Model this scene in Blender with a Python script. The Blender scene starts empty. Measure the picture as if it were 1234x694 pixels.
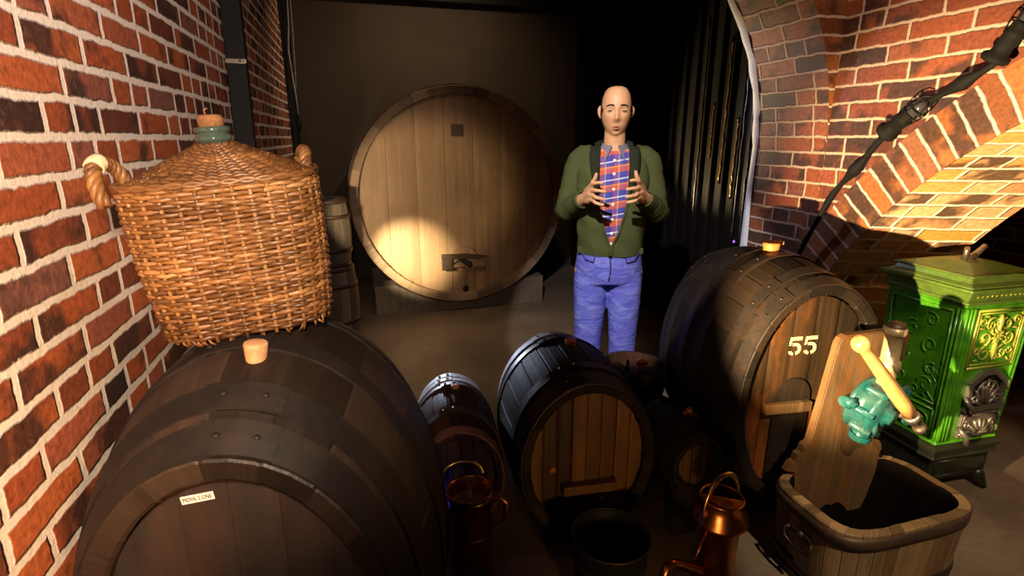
import bpy, bmesh, math, random
from math import sin, cos, pi, radians, sqrt, atan2, exp
from mathutils import Vector, Matrix, Euler
random.seed(7)
SC = bpy.context.scene
COL = SC.collection
V = Vector

# ------------------------------------------------------------------ mesh builder
class MB:
    def __init__(s):
        s.v = []; s.f = []; s.uv = []; s.t = []; s.mi = []; s.sm = []
    def add(s, pts):
        b = len(s.v); s.v.extend([tuple(p) for p in pts]); return b
    def face(s, idx, uv=None, tint=0.5, mi=0, smooth=False):
        s.f.append(tuple(idx)); s.uv.append(uv or [(0, 0)] * len(idx)); s.t.append(tint); s.mi.append(mi); s.sm.append(smooth)
    def grid(s, P, close_u=False, close_v=False, uv=None, tint=0.5, mi=0, smooth=True, flip=False):
        # P[r][c]; close_u wraps the columns, close_v wraps the rows
        R = len(P); C = len(P[0]); b = s.add([p for row in P for p in row])
        for r in range(R if close_v else R - 1):
            for c in range(C if close_u else C - 1):
                r2 = (r + 1) % R; c2 = (c + 1) % C
                q = [b + r * C + c, b + r * C + c2, b + r2 * C + c2, b + r2 * C + c]
                u = None
                if uv:
                    u = [uv(r, c), uv(r, c + 1), uv(r + 1, c + 1), uv(r + 1, c)]
                if flip:
                    q.reverse()
                    if u: u.reverse()
                s.face(q, u, tint(r, c) if callable(tint) else tint, mi, smooth)
        return b
    def tube(s, pts, rad, n=8, closed=False, caps=True, tint=0.5, mi=0, smooth=True, squash=None, up=None):
        pts = [V(p) for p in pts]; N = len(pts)
        if not hasattr(rad, '__len__'): rad = [rad] * N
        rows = []; prev = None; L = 0; Ls = []
        for i, p in enumerate(pts):
            a = pts[(i - 1) % N] if (closed or i > 0) else pts[i]
            c = pts[(i + 1) % N] if (closed or i < N - 1) else pts[i]
            d = (c - a)
            if d.length < 1e-9: d = V((0, 0, 1))
            d.normalize()
            if prev is None:
                h = V(up) if up else (V((0, 0, 1)) if abs(d.z) < .9 else V((1, 0, 0)))
                x = (h - d * h.dot(d)).normalized()
            else:
                x = (prev - d * prev.dot(d)).normalized()
            prev = x; y = d.cross(x)
            if i: L += (p - pts[i - 1]).length
            Ls.append(L)
            sx, sy = (1, 1) if not squash else squash
            rows.append([p + (x * cos(2 * pi * k / n) * sx + y * sin(2 * pi * k / n) * sy) * rad[i] for k in range(n)])
        rr = sum(rad) / N
        b = s.grid(rows, close_u=True, close_v=closed, tint=tint, mi=mi, smooth=smooth,
                   uv=lambda r, c: (c / n * 2 * pi * rr, Ls[r] if r < N else L))
        if caps and not closed:
            s.face([b + k for k in range(n)][::-1], None, tint, mi)
            s.face([b + (N - 1) * n + k for k in range(n)], None, tint, mi)
    def lathe(s, prof, n=32, M=None, tint=0.5, mi=0, smooth=True, sx=1, sy=1, cap0=False, cap1=False):
        M = M or Matrix()
        rows = [[M @ V((r * cos(2 * pi * k / n) * sx, r * sin(2 * pi * k / n) * sy, z)) for k in range(n)] for r, z in prof]
        b = s.grid(rows, close_u=True, tint=tint, mi=mi, smooth=smooth,
                   uv=lambda r, c: (c / n * 2 * pi * max(.02, prof[min(r, len(prof) - 1)][0]), prof[min(r, len(prof) - 1)][1]))
        if cap0: s.face([b + k for k in range(n)][::-1], None, tint, mi)
        if cap1: s.face([b + (len(prof) - 1) * n + k for k in range(n)], None, tint, mi)
    def box(s, c, size, M=None, bev=0.004, tint=0.5, mi=0, segs=2):
        bm = bmesh.new(); bmesh.ops.create_cube(bm, size=1)
        for v in bm.verts: v.co = V((v.co.x * size[0], v.co.y * size[1], v.co.z * size[2]))
        if bev: bmesh.ops.bevel(bm, geom=bm.edges[:], offset=min(bev, min(size) * .45), segments=segs, affect='EDGES', profile=.6)
        M = M or Matrix(); c = V(c)
        s.from_bm(bm, lambda p: M @ (p + c), tint, mi); bm.free()
    def from_bm(s, bm, fn, tint=.5, mi=0, smooth=False):
        bm.verts.index_update(); b = s.add([fn(v.co.copy()) for v in bm.verts])
        for f in bm.faces:
            n = f.normal; ax = max(range(3), key=lambda i: abs(n[i])); o = [i for i in range(3) if i != ax]
            s.face([b + v.index for v in f.verts], [(v.co[o[0]], v.co[o[1]]) for v in f.verts], tint, mi, smooth)
    def prism(s, outline, y0, y1, bev=0.0, tint=0.5, mi=0, plane='xz', M=None):
        # an outline in the xz plane given real thickness along y
        bm = bmesh.new(); vs = [bm.verts.new((x, y0, z)) for x, z in outline]
        f = bm.faces.new(vs); r = bmesh.ops.extrude_face_region(bm, geom=[f])
        for v in r['geom']:
            if isinstance(v, bmesh.types.BMVert): v.co.y = y1
        bmesh.ops.recalc_face_normals(bm, faces=bm.faces[:])
        if bev:
            ed = [e for e in bm.edges if abs(e.verts[0].co.y - e.verts[1].co.y) < 1e-6]
            bmesh.ops.bevel(bm, geom=ed, offset=bev, segments=2, affect='EDGES')
        M = M or Matrix()
        s.from_bm(bm, lambda p: M @ p, tint, mi); bm.free()
    def xf(s, M, start=0):
        for i in range(start, len(s.v)): s.v[i] = tuple(M @ V(s.v[i]))
    def build(s, name, mats, parent=None, recalc=True):
        me = bpy.data.meshes.new(name); me.from_pydata(s.v, [], s.f)
        uvl = me.uv_layers.new(name='UVMap'); at = me.attributes.new('tint', 'FLOAT', 'FACE')
        flat = [c for u in s.uv for q in u for c in q]
        uvl.data.foreach_set('uv', flat); at.data.foreach_set('value', s.t)
        me.polygons.foreach_set('material_index', s.mi); me.polygons.foreach_set('use_smooth', s.sm)
        for m in (mats if isinstance(mats, (list, tuple)) else [mats]): me.materials.append(m)
        if recalc:
            bm = bmesh.new(); bm.from_mesh(me); bmesh.ops.recalc_face_normals(bm, faces=bm.faces[:]); bm.to_mesh(me); bm.free()
        me.update()
        o = bpy.data.objects.new(name, me); COL.objects.link(o)
        if parent: o.parent = parent
        return o

def tag(o, label, cat, group=None):
    o['label'] = label; o['category'] = cat
    if group: o['group'] = group
    return o
def thing(name, label, cat, loc=(0, 0, 0), rot=(0, 0, 0), group=None):
    o = bpy.data.objects.new(name, None); COL.objects.link(o); o.location = loc; o.rotation_euler = rot
    o.empty_display_size = .1
    return tag(o, label, cat, group)
def struct(o): o['kind'] = 'structure'; return o

# ------------------------------------------------------------------ materials
class NT:
    def __init__(s, name):
        s.m = bpy.data.materials.new(name); s.m.use_nodes = True; s.t = s.m.node_tree
        s.b = s.t.nodes['Principled BSDF']
    def n(s, kind, **kw):
        nd = s.t.nodes.new(kind)
        for k, v in kw.items():
            if k in nd.inputs.keys() if isinstance(k, str) else False: nd.inputs[k].default_value = v
            else: setattr(nd, k, v)
        return nd
    def l(s, a, b): s.t.links.new(a, b)
    def math(s, op, a, b=None, c=None, clamp=False):
        nd = s.t.nodes.new('ShaderNodeMath'); nd.operation = op; nd.use_clamp = clamp
        for i, x in enumerate((a, b, c)):
            if x is None: continue
            if hasattr(x, 'node'): s.l(x, nd.inputs[i])
            else: nd.inputs[i].default_value = x
        return nd.outputs[0]
    def noise(s, vec, scale, detail=4, rough=.55, dist=0):
        nd = s.t.nodes.new('ShaderNodeTexNoise'); s.l(vec, nd.inputs['Vector'])
        nd.inputs['Scale'].default_value = scale; nd.inputs['Detail'].default_value = detail
        nd.inputs['Roughness'].default_value = rough; nd.inputs['Distortion'].default_value = dist
        return nd.outputs['Fac']
    def mapping(s, vec, scale=(1, 1, 1), loc=(0, 0, 0)):
        nd = s.t.nodes.new('ShaderNodeMapping'); s.l(vec, nd.inputs['Vector'])
        nd.inputs['Scale'].default_value = scale; nd.inputs['Location'].default_value = loc
        return nd.outputs['Vector']
    def ramp(s, fac, stops, interp='LINEAR'):
        nd = s.t.nodes.new('ShaderNodeValToRGB'); s.l(fac, nd.inputs['Fac']); r = nd.color_ramp; r.interpolation = interp
        while len(r.elements) < len(stops): r.elements.new(.5)
        for e, (p, c) in zip(r.elements, stops):
            e.position = p; e.color = (*c, 1) if len(c) == 3 else c
        return nd.outputs['Color']
    def mix(s, fac, a, b, mode='MIX'):
        nd = s.t.nodes.new('ShaderNodeMix'); nd.data_type = 'RGBA'; nd.blend_type = mode
        for sock, x in ((nd.inputs['Factor'], fac), (nd.inputs[6], a), (nd.inputs[7], b)):
            if hasattr(x, 'node'): s.l(x, sock)
            elif isinstance(x, (tuple, list)): sock.default_value = (*x, 1) if len(x) == 3 else x
            else: sock.default_value = x
        return nd.outputs[2]
    def bump(s, h, strength=.3, dist=.01):
        nd = s.t.nodes.new('ShaderNodeBump'); s.l(h, nd.inputs['Height']); nd.inputs['Strength'].default_value = strength
        nd.inputs['Distance'].default_value = dist; s.l(nd.outputs['Normal'], s.b.inputs['Normal'])
    def obj(s): return s.t.nodes.new('ShaderNodeTexCoord').outputs['Object']
    def uvv(s): return s.t.nodes.new('ShaderNodeTexCoord').outputs['UV']
    def tint(s):
        nd = s.t.nodes.new('ShaderNodeAttribute'); nd.attribute_name = 'tint'; return nd.outputs['Fac']
    def set(s, col=None, rough=None, metal=None, spec=None):
        for key, x in (('Base Color', col), ('Roughness', rough), ('Metallic', metal), ('Specular IOR Level', spec)):
            if x is None: continue
            if hasattr(x, 'node'): s.l(x, s.b.inputs[key])
            elif isinstance(x, (tuple, list)): s.b.inputs[key].default_value = (*x, 1)
            else: s.b.inputs[key].default_value = x
        return s.m

def mat_brick(name, row=.075, length=.25, gap=.012, stagger=.5, half=.3, soot=.5, seed=0.0, palette=None, mortar=(.62, .5, .4)):
    t = NT(name); uv = t.uvv()
    w = t.n('ShaderNodeTexNoise'); t.l(uv, w.inputs['Vector']); w.inputs['Scale'].default_value = 14; w.inputs['Detail'].default_value = 5
    w.inputs['Roughness'].default_value = .65
    wob = t.n('ShaderNodeVectorMath', operation='SUBTRACT'); t.l(w.outputs['Color'], wob.inputs[0]); wob.inputs[1].default_value = (.5, .5, .5)
    sc = t.n('ShaderNodeVectorMath', operation='SCALE'); t.l(wob.outputs[0], sc.inputs[0]); sc.inputs['Scale'].default_value = .022
    ad = t.n('ShaderNodeVectorMath', operation='ADD'); t.l(uv, ad.inputs[0]); t.l(sc.outputs[0], ad.inputs[1])
    sp = t.n('ShaderNodeSeparateXYZ'); t.l(ad.outputs[0], sp.inputs[0]); u, v = sp.outputs[0], sp.outputs[1]
    rv = t.math('DIVIDE', v, row); ri = t.math('FLOOR', rv); rf = t.math('SUBTRACT', rv, ri)
    wn = t.n('ShaderNodeTexWhiteNoise', noise_dimensions='1D'); t.l(t.math('ADD', ri, seed), wn.inputs['W'])
    off = t.math('ADD', t.math('MULTIPLY', t.math('MODULO', ri, 2.0), stagger), t.math('MULTIPLY', wn.outputs['Value'], .25 * min(1, stagger * 2)))
    cu = t.math('ADD', t.math('DIVIDE', u, length), off); ci = t.math('FLOOR', cu); cf = t.math('SUBTRACT', cu, ci)
    cmb = t.n('ShaderNodeCombineXYZ'); t.l(ci, cmb.inputs[0]); t.l(ri, cmb.inputs[1]); cmb.inputs[2].default_value = seed
    w2 = t.n('ShaderNodeTexWhiteNoise', noise_dimensions='3D'); t.l(cmb.outputs[0], w2.inputs['Vector'])
    ish = t.math('LESS_THAN', w2.outputs['Value'], half)                     # some stretchers are a pair of headers
    second = t.math('MULTIPLY', ish, t.math('GREATER_THAN', cf, .5))
    hf = t.math('FRACT', t.math('MULTIPLY', cf, 2.0))
    lu = t.math('ADD', t.math('MULTIPLY', cf, t.math('SUBTRACT', 1.0, ish)), t.math('MULTIPLY', hf, ish))
    lw = t.math('MULTIPLY', t.math('SUBTRACT', 1.0, t.math('MULTIPLY', ish, .5)), length)
    du = t.math('MULTIPLY', t.math('MINIMUM', lu, t.math('SUBTRACT', 1.0, lu)), lw)
    dv = t.math('MULTIPLY', t.math('MINIMUM', rf, t.math('SUBTRACT', 1.0, rf)), row)
    d = t.math('MINIMUM', du, dv)
    mr = t.n('ShaderNodeMapRange'); t.l(d, mr.inputs['Value']); mr.inputs['From Min'].default_value = gap * .5 - .0022; mr.inputs['From Max'].default_value = gap * .5 + .003
    face = mr.outputs['Result']
    c2 = t.n('ShaderNodeCombineXYZ'); t.l(t.math('ADD', ci, t.math('MULTIPLY', second, .37)), c2.inputs[0]); t.l(ri, c2.inputs[1]); c2.inputs[2].default_value = seed + 3
    w3 = t.n('ShaderNodeTexWhiteNoise', noise_dimensions='3D'); t.l(c2.outputs[0], w3.inputs['Vector'])
    pal = palette or [(0, (.10, .032, .018)), (.2, (.26, .062, .026)), (.45, (.36, .085, .03)), (.7, (.42, .11, .035)), (.88, (.30, .085, .05)), (1, (.22, .09, .065))]
    base = t.ramp(w3.outputs['Value'], pal)
    # burnt patches, each brick its own
    add2 = t.n('ShaderNodeVectorMath', operation='ADD'); t.l(uv, add2.inputs[0]); t.l(w3.outputs['Color'], add2.inputs[1])
    n1 = t.noise(add2.outputs[0], 7, 3, .5)
    soc = t.n('ShaderNodeSeparateColor'); t.l(w3.outputs['Color'], soc.inputs[0])
    thr = t.math('ADD', n1, t.math('MULTIPLY', soc.outputs[1], .34))
    sm = t.n('ShaderNodeMapRange'); t.l(thr, sm.inputs['Value']); sm.inputs['From Min'].default_value = 1.02 - soot * .42; sm.inputs['From Max'].default_value = 1.14 - soot * .42
    base = t.mix(t.math('MULTIPLY', sm.outputs['Result'], .86), base, (.030, .019, .017))
    n2 = t.noise(uv, 55, 6, .65); base = t.mix(.75, base, t.ramp(n2, [(.3, (.45, .43, .42)), (.5, (.95, .95, .95)), (.72, (1.5, 1.45, 1.4))]), 'MULTIPLY')
    n3 = t.noise(t.mapping(uv, (28, 9, 1)), 1.4, 6, .7, .8)
    base = t.mix(t.ramp(n3, [(.6, (0, 0, 0)), (.74, (.22, .22, .22))]), base, (.55, .33, .2))
    n4 = t.noise(uv, 90, 4, .6)
    mort = t.mix(n4, tuple(c * .72 for c in mortar), tuple(min(1, c * 1.15) for c in mortar))
    t.set(col=t.mix(face, mort, base), rough=t.math('SUBTRACT', .92, t.math('MULTIPLY', face, .34)), spec=.35)
    h = t.math('ADD', t.math('MULTIPLY', face, 1.0), t.math('ADD', t.math('MULTIPLY', n2, .35), t.math('MULTIPLY', n4, .12)))
    t.bump(h, .75, .010)
    return t.m

def mat_wood(name, dark, light, rough=.6, grain=1.0, stain=None, stain_amt=.5, spec=.35, var=1.0, stain_scale=3.0):
    t = NT(name); uv = t.uvv(); tn = t.tint(); ob = t.obj()
    sh = t.n('ShaderNodeCombineXYZ'); t.l(t.math('MULTIPLY', tn, 13.7), sh.inputs[0]); t.l(t.math('MULTIPLY', tn, 7.1), sh.inputs[1])
    vv = t.n('ShaderNodeVectorMath', operation='ADD'); t.l(uv, vv.inputs[0]); t.l(sh.outputs[0], vv.inputs[1])
    g1 = t.noise(t.mapping(vv.outputs[0], (90, 3.5, 1)), 1, 6, .6, .6)
    g2 = t.noise(t.mapping(vv.outputs[0], (22, 1.2, 1)), 1, 3, .5, .3)
    big = t.noise(ob, stain_scale, 4, .6)
    f = t.math('ADD', t.math('MULTIPLY', g1, .45 * grain), t.math('ADD', t.math('MULTIPLY', g2, .35), t.math('MULTIPLY', t.math('SUBTRACT', tn, .5), .55 * var)))
    c = t.ramp(f, [(.18, dark), (.72, light)])
    c = t.mix(.6, c, t.ramp(big, [(.3, (.5, .48, .46)), (.6, (1.1, 1.08, 1.05))]), 'MULTIPLY')
    if stain:
        c = t.mix(t.math('MULTIPLY', t.ramp(t.noise(t.mapping(ob, (1.6, 1, .7)), stain_scale * 1.3, 4, .6), [(.48, (0, 0, 0)), (.66, (1, 1, 1))]), stain_amt), c, stain)
    t.set(col=c, rough=t.math('ADD', rough - .12, t.math('MULTIPLY', g2, .24)), spec=spec)
    t.bump(t.math('ADD', g1, t.math('MULTIPLY', big, .4)), .35, .004)
    return t.m

def mat_metal(name, col, rough=.45, metal=1.0, patch=None, pamt=.6, scale=9, bump=.15, spec=.5):
    t = NT(name); ob = t.obj(); n = t.noise(ob, scale, 5, .65); n2 = t.noise(ob, scale * 6, 4, .6)
    c = t.mix(.7, col, t.ramp(n2, [(.3, (.6, .6, .6)), (.7, (1.2, 1.2, 1.2))]), 'MULTIPLY')
    if patch: c = t.mix(t.math('MULTIPLY', t.ramp(n, [(.47, (0, 0, 0)), (.62, (1, 1, 1))]), pamt), c, patch)
    t.set(col=c, rough=t.math('ADD', rough - .12, t.math('MULTIPLY', n, .24)), metal=metal, spec=spec)
    if bump: t.bump(t.math('ADD', n, t.math('MULTIPLY', n2, .6)), bump, .004)
    return t.m

def mat_plain(name, col, rough=.6, spec=.4, scale=40, amt=.4, bump=.1, metal=0):
    return mat_metal(name, col, rough, metal, None, 0, scale, bump, spec)

M = {}
M['brick'] = mat_brick('brick_red_whitish_mortar', soot=.80, gap=.018, mortar=(.80, .70, .60))
M['brick_rear'] = mat_brick('brick_red_vault', soot=.85, gap=.012, seed=5.3, half=.25, mortar=(.46, .34, .26), palette=[(0, (.06, .022, .014)), (.25, (.15, .042, .022)), (.55, (.20, .054, .025)), (.8, (.23, .068, .028)), (1, (.15, .053, .038))])
M['brick_arch'] = mat_brick('brick_arch_ring', stagger=0.0, half=0.0, soot=.75, seed=9.1, gap=.012, row=.078,
    palette=[(0, (.12, .042, .018)), (.3, (.26, .085, .026)), (.6, (.32, .115, .035)), (.85, (.29, .095, .032)), (1, (.20, .08, .04))])
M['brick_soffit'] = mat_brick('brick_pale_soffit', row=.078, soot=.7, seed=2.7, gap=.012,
    palette=[(0, (.40, .17, .07)), (.3, (.60, .35, .18)), (.6, (.66, .40, .20)), (.85, (.66, .27, .06)), (1, (.55, .34, .21))], mortar=(.82, .70, .54))  # cream brick, made paler still to carry the strong lamp light in its colour
M['stave_dark'] = mat_wood('wood_dark_stave', (.010, .006, .0045), (.038, .023, .016), .5, stain=(.02, .012, .008), stain_amt=.5, spec=.3)
M['stave_brown'] = mat_wood('wood_brown_stave', (.008, .005, .003), (.034, .019, .010), .68, stain=(.015, .009, .006), stain_amt=.6, spec=.18)
M['stave_black'] = mat_wood('wood_blackened_stave', (.005, .0035, .0022), (.019, .011, .006), .62, stain=(.009, .006, .004), stain_amt=.6, spec=.2)
M['stave_small'] = mat_wood('wood_reddish_stave', (.02, .009, .005), (.085, .036, .017), .65, spec=.2)
M['head_dark'] = mat_wood('wood_dark_head', (.026, .019, .016), (.050, .036, .029), .42, grain=.3, stain=(.075, .034, .022), stain_amt=.35, spec=.4, var=.3)
M['head_brown'] = mat_wood('wood_brown_head', (.055, .024, .008), (.26, .125, .040), .55, stain=(.04, .02, .008), stain_amt=.5)
M['head_stained'] = mat_wood('wood_orange_stained_head', (.012, .008, .004), (.075, .036, .012), .45, stain=(.22, .060, .008), stain_amt=.7, stain_scale=2.2, var=1.2)
M['head_small'] = mat_wood('wood_small_head', (.06, .03, .014), (.24, .13, .06), .6)
M['cask_head'] = mat_wood('wood_cask_oak', (.17, .105, .055), (.42, .27, .145), .55, grain=.7, var=.35, stain=(.18, .09, .045), stain_amt=.45, stain_scale=1.3)
M['cask_stave'] = mat_wood('wood_cask_stave', (.10, .062, .036), (.26, .17, .10), .6)
M['tub_wood'] = mat_wood('wood_weathered_tub', (.07, .045, .02), (.30, .20, .095), .65, stain=(.16, .07, .02), stain_amt=.45, stain_scale=6)
M['board_wood'] = mat_wood('wood_worn_board', (.036, .020, .009), (.145, .085, .036), .55, stain=(.11, .042, .010), stain_amt=.8, stain_scale=7)
M['handle_wood'] = mat_wood('wood_yellow_handle', (.28, .13, .04), (.58, .34, .12), .38, stain=(.24, .10, .03), stain_amt=.3, stain_scale=16, var=.2)
M['timber'] = mat_wood('wood_old_timber', (.06, .045, .033), (.20, .155, .115), .8)
M['timber_dark'] = mat_wood('wood_black_timber', (.010, .008, .006), (.03, .022, .017), .8)
M['cork'] = mat_metal('cork_bung', (.56, .30, .15), .8, 0, (.35, .17, .08), .6, 60, .4, .2)
M['cork_dark'] = mat_metal('cork_old', (.26, .12, .05), .8, 0, (.12, .055, .025), .6, 60, .6, .2)
M['bung_red'] = mat_metal('wood_orange_bung', (.50, .16, .04), .6, 0, (.2, .06, .02), .6, 40, .2, .3)
M['iron'] = mat_metal('iron_black_hoop', (.028, .022, .019), .5, .6, (.05, .028, .018), .5, 14, .3)
M['iron_dark'] = mat_metal('iron_dark_brown_hoop', (.010, .007, .006), .6, .1, (.022, .013, .009), .5, 10, .25, .3)
M['iron_brown'] = mat_metal('iron_rusty_hoop', (.065, .038, .025), .55, .5, (.03, .02, .015), .6, 14, .3)
M['iron_grey'] = mat_metal('iron_grey_hoop', (.36, .35, .34), .65, .05, (.13, .11, .10), .6, 14, .3)  # grey of the wire; on rear hoops its paleness stands for light on them
M['hoop_pink'] = mat_metal('painted_worn_hoop', (.22, .085, .06), .5, .2, (.07, .03, .02), .6, 26, .3)
M['black'] = mat_plain('black_painted_steel', (.008, .008, .009), .6, .18, 12)
M['rubber'] = mat_plain('black_rubber', (.006, .006, .006), .75, .15, 30)
M['bulb_glass'] = mat_plain('dark_bulb_glass', (.04, .04, .045), .12, .6, 10, bump=0)
M['copper'] = mat_metal('copper', (.50, .19, .075), .3, 1.0, (.16, .06, .03), .55, 7, .12)
M['copper_inside'] = mat_metal('copper_dull_inside', (.26, .20, .09), .5, .8, (.10, .06, .03), .5, 9, .12)
M['brass'] = mat_metal('brass', (.55, .36, .10), .28, 1.0, (.28, .15, .05), .5, 20, .1)
M['brass_dull'] = mat_metal('brass_dull_pipe', (.36, .28, .15), .4, .35, (.20, .14, .08), .5, 24, .15)
M['teal'] = mat_metal('teal_paint_cast_iron', (.008, .070, .068), .28, 0, (.07, .10, .09), .3, 18, .25)
M['castgrey'] = mat_metal('cast_iron_grey', (.25, .225, .195), .42, .75, (.11, .09, .07), .5, 22, .25)
M['steel'] = mat_metal('steel_worn', (.36, .30, .24), .35, .9, (.16, .10, .06), .5, 30, .2)
M['stoveblack'] = mat_metal('cast_iron_black', (.016, .020, .012), .4, .3, (.03, .03, .022), .5, 14, .2)
t = NT('green_enamel'); n_ = t.noise(t.obj(), 16, 4, .6)
M['green'] = t.set(t.ramp(n_, [(.3, (.02, .13, .006)), (.7, (.075, .27, .012))]), .22, 0, .6); t.bump(t.noise(t.obj(), 60, 3), .08, .003)
M['green_top'] = mat_metal('green_enamel_top', (.09, .16, .025), .32, .1, (.045, .06, .02), .5, 16, .15)
M['gold_green'] = mat_metal('gilded_green_relief', (.42, .42, .07), .3, .35, (.14, .26, .03), .6, 30, .15)
M['gold'] = mat_metal('gold_strip', (.75, .45, .12), .25, 1.0, None, 0, 8, 0)  # gold colour carries the warm lamp reflections on the black wall
M['silver_strip'] = mat_metal('dull_silver_strip', (.16, .15, .15), .35, .9, None, 0, 8, 0)
M['panel'] = mat_plain('black_satin_panel', (.007, .006, .0055), .6, .10, 3, bump=.05)
t = NT('rear_wall_dark_boards'); uv = t.uvv()
sx = t.n('ShaderNodeSeparateXYZ'); t.l(uv, sx.inputs[0])
wn = t.n('ShaderNodeTexWhiteNoise', noise_dimensions='2D'); cb = t.n('ShaderNodeCombineXYZ')
t.l(t.math('FLOOR', t.math('DIVIDE', sx.outputs[0], .55)), cb.inputs[0]); t.l(t.math('FLOOR', t.math('DIVIDE', sx.outputs[1], .8)), cb.inputs[1]); t.l(cb.outputs[0], wn.inputs['Vector'])
M['rearwall'] = t.set(t.mix(t.math('ADD', t.math('MULTIPLY', wn.outputs['Value'], .5), t.math('MULTIPLY', t.noise(uv, 2, 4), .5)), (.024, .018, .013), (.055, .040, .028)), .75, 0, .25)
M['plaster'] = mat_plain('white_plaster_edge', (.62, .62, .66), .8, .2, 30, bump=.3)
M['ceiling'] = mat_plain('black_ceiling', (.010, .009, .009), .8, .2, 6)
t = NT('floor_brown_stone'); ob = t.obj(); n1 = t.noise(ob, 2.2, 6, .6); n2 = t.noise(ob, 26, 5, .65)
M['floor'] = t.set(t.mix(.5, t.ramp(n1, [(.3, (.10, .072, .05)), (.7, (.19, .14, .10))]), t.ramp(n2, [(.3, (.6, .6, .6)), (.7, (1.2, 1.2, 1.2))]), 'MULTIPLY'), t.math('ADD', .35, t.math('MULTIPLY', n2, .4)), 0, .35)
t.bump(t.math('ADD', n1, t.math('MULTIPLY', n2, .25)), .25, .01)
t = NT('wicker'); tn = t.tint(); uv = t.uvv(); ob = t.obj()
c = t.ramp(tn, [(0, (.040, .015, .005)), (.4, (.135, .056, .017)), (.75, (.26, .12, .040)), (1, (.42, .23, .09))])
c = t.mix(.6, c, t.ramp(t.noise(ob, 9, 4, .6), [(.3, (.5, .46, .42)), (.62, (1.15, 1.1, 1.05))]), 'MULTIPLY')
M['wicker'] = t.set(c, .42, 0, .45); t.bump(t.noise(ob, 160, 3), .2, .002)
M['wicker_wrap'] = mat_wood('wicker_bound_handle', (.10, .035, .01), (.34, .14, .04), .5)
M['rag'] = mat_plain('cream_binding', (.66, .54, .34), .8, .2, 60)
t = NT('green_glass'); M['glass'] = t.set((.16, .24, .19), .08, 0, .6); t.b.inputs['Transmission Weight'].default_value = .75
M['stencil'] = mat_metal('cream_stencil_paint', (.44, .34, .20), .75, 0, (.24, .17, .09), .35, 60, .1, .2)
M['label'] = mat_plain('white_label', (.72, .64, .60), .6, .3, 30, bump=0)
M['ink'] = mat_plain('black_ink', (.02, .017, .016), .6, .3, 30, bump=0)
M['darkplate'] = mat_plain('dark_plate', (.055, .035, .022), .6, .3, 30)
M['black_water'] = mat_plain('dark_tub_inside', (.004, .003, .0025), .9, .02, 12)  # near-black colour holds the shade inside the trough
M['skin'] = mat_plain('skin', (.60, .31, .15), .5, .35, 60, bump=.06)
M['lip'] = mat_plain('lip', (.40, .13, .09), .5, .35, 60)
M['eye'] = mat_plain('eye_white', (.45, .40, .36), .3, .5, 60, bump=0)
M['iris'] = mat_plain('eye_iris', (.03, .018, .012), .25, .5, 60, bump=0)
M['hair'] = mat_plain('hair_dark_brown', (.030, .020, .015), .75, .25, 120, bump=.4)
t = NT('green_knit'); ob = t.obj(); wv = t.noise(t.mapping(ob, (220, 220, 60)), 1, 2)
M['knit'] = t.set(t.mix(t.noise(ob, 7, 3), (.042, .050, .016), (.078, .084, .029)), .95, 0, .1); t.bump(wv, .5, .004)
M['lapel'] = mat_plain('dark_green_knit_lapel', (.018, .022, .010), .9, .15, 90, bump=.4)
t = NT('denim'); ob = t.obj(); dn = t.noise(t.mapping(ob, (5, 5, 11)), 2.2, 4, .6, .6)
M['denim'] = t.set(t.ramp(dn, [(.25, (.085, .085, .40)), (.5, (.125, .135, .52)), (.75, (.22, .25, .62))]), .8, 0, .2); t.bump(dn, .6, .02)
M['denim_dark'] = mat_plain('denim_seam', (.05, .045, .22), .8, .2, 60)
M['shoe'] = mat_plain('black_shoe', (.02, .016, .014), .4, .4, 30)
M['button'] = mat_plain('white_button', (.75, .74, .74), .4, .4, 30, bump=0)
# plaid shirt in metres of its own UV
t = NT('plaid_shirt'); uv = t.uvv(); sp = t.n('ShaderNodeSeparateXYZ'); t.l(uv, sp.inputs[0]); x, z = sp.outputs[0], sp.outputs[1]
zz = t.math('ADD', z, t.math('MULTIPLY', x, -.18))
fz = t.math('FRACT', t.math('DIVIDE', zz, .082)); fx = t.math('FRACT', t.math('DIVIDE', t.math('ADD', x, .02), .062))
cz = t.ramp(fz, [(0, (.045, .045, .23)), (.33, (.46, .085, .03)), (.62, (.62, .21, .03)), (.72, (.05, .05, .22)), (.93, (.62, .66, .72))], 'CONSTANT')
cx = t.ramp(fx, [(0, (.05, .05, .30)), (.28, (.55, .11, .04)), (.62, (.55, .62, .70)), (.72, (.09, .10, .26))], 'CONSTANT')
M['plaid'] = t.set(t.mix(.27, cz, cx), .85, 0, .2)
M['collar'] = mat_plain('grey_blue_collar', (.20, .17, .20), .85, .2, 60)

# ------------------------------------------------------------------ setting
XL, XR = -.58, 2.20
def wall_quad(mb, a, b, z0, z1, n=1, mi=0, u0=0.0):
    a = V(a); b = V(b); L = (b - a).length
    rows = [[(a.x + (b.x - a.x) * i / n, a.y + (b.y - a.y) * i / n, z) for i in range(n + 1)] for z in (z0, z1)]
    mb.grid(rows, uv=lambda r, c: (u0 + L * c / n, z0 if r == 0 else z1), smooth=False, mi=mi)

m = MB(); wall_quad(m, (XL, -2.2, 0), (XL, 5.62, 0), 0, 3.0, 8)
wall_quad(m, (XL - .3, 5.62, 0), (XL - .3, -2.2, 0), 0, 3.0, 8)
m.grid([[(XL, 5.62, 0), (XL - .3, 5.62, 0)], [(XL, 5.62, 3), (XL - .3, 5.62, 3)]], uv=lambda r, c: (c * .3, r * 3.), smooth=False)
struct(m.build('wall_left', M['brick'], recalc=False))

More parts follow.
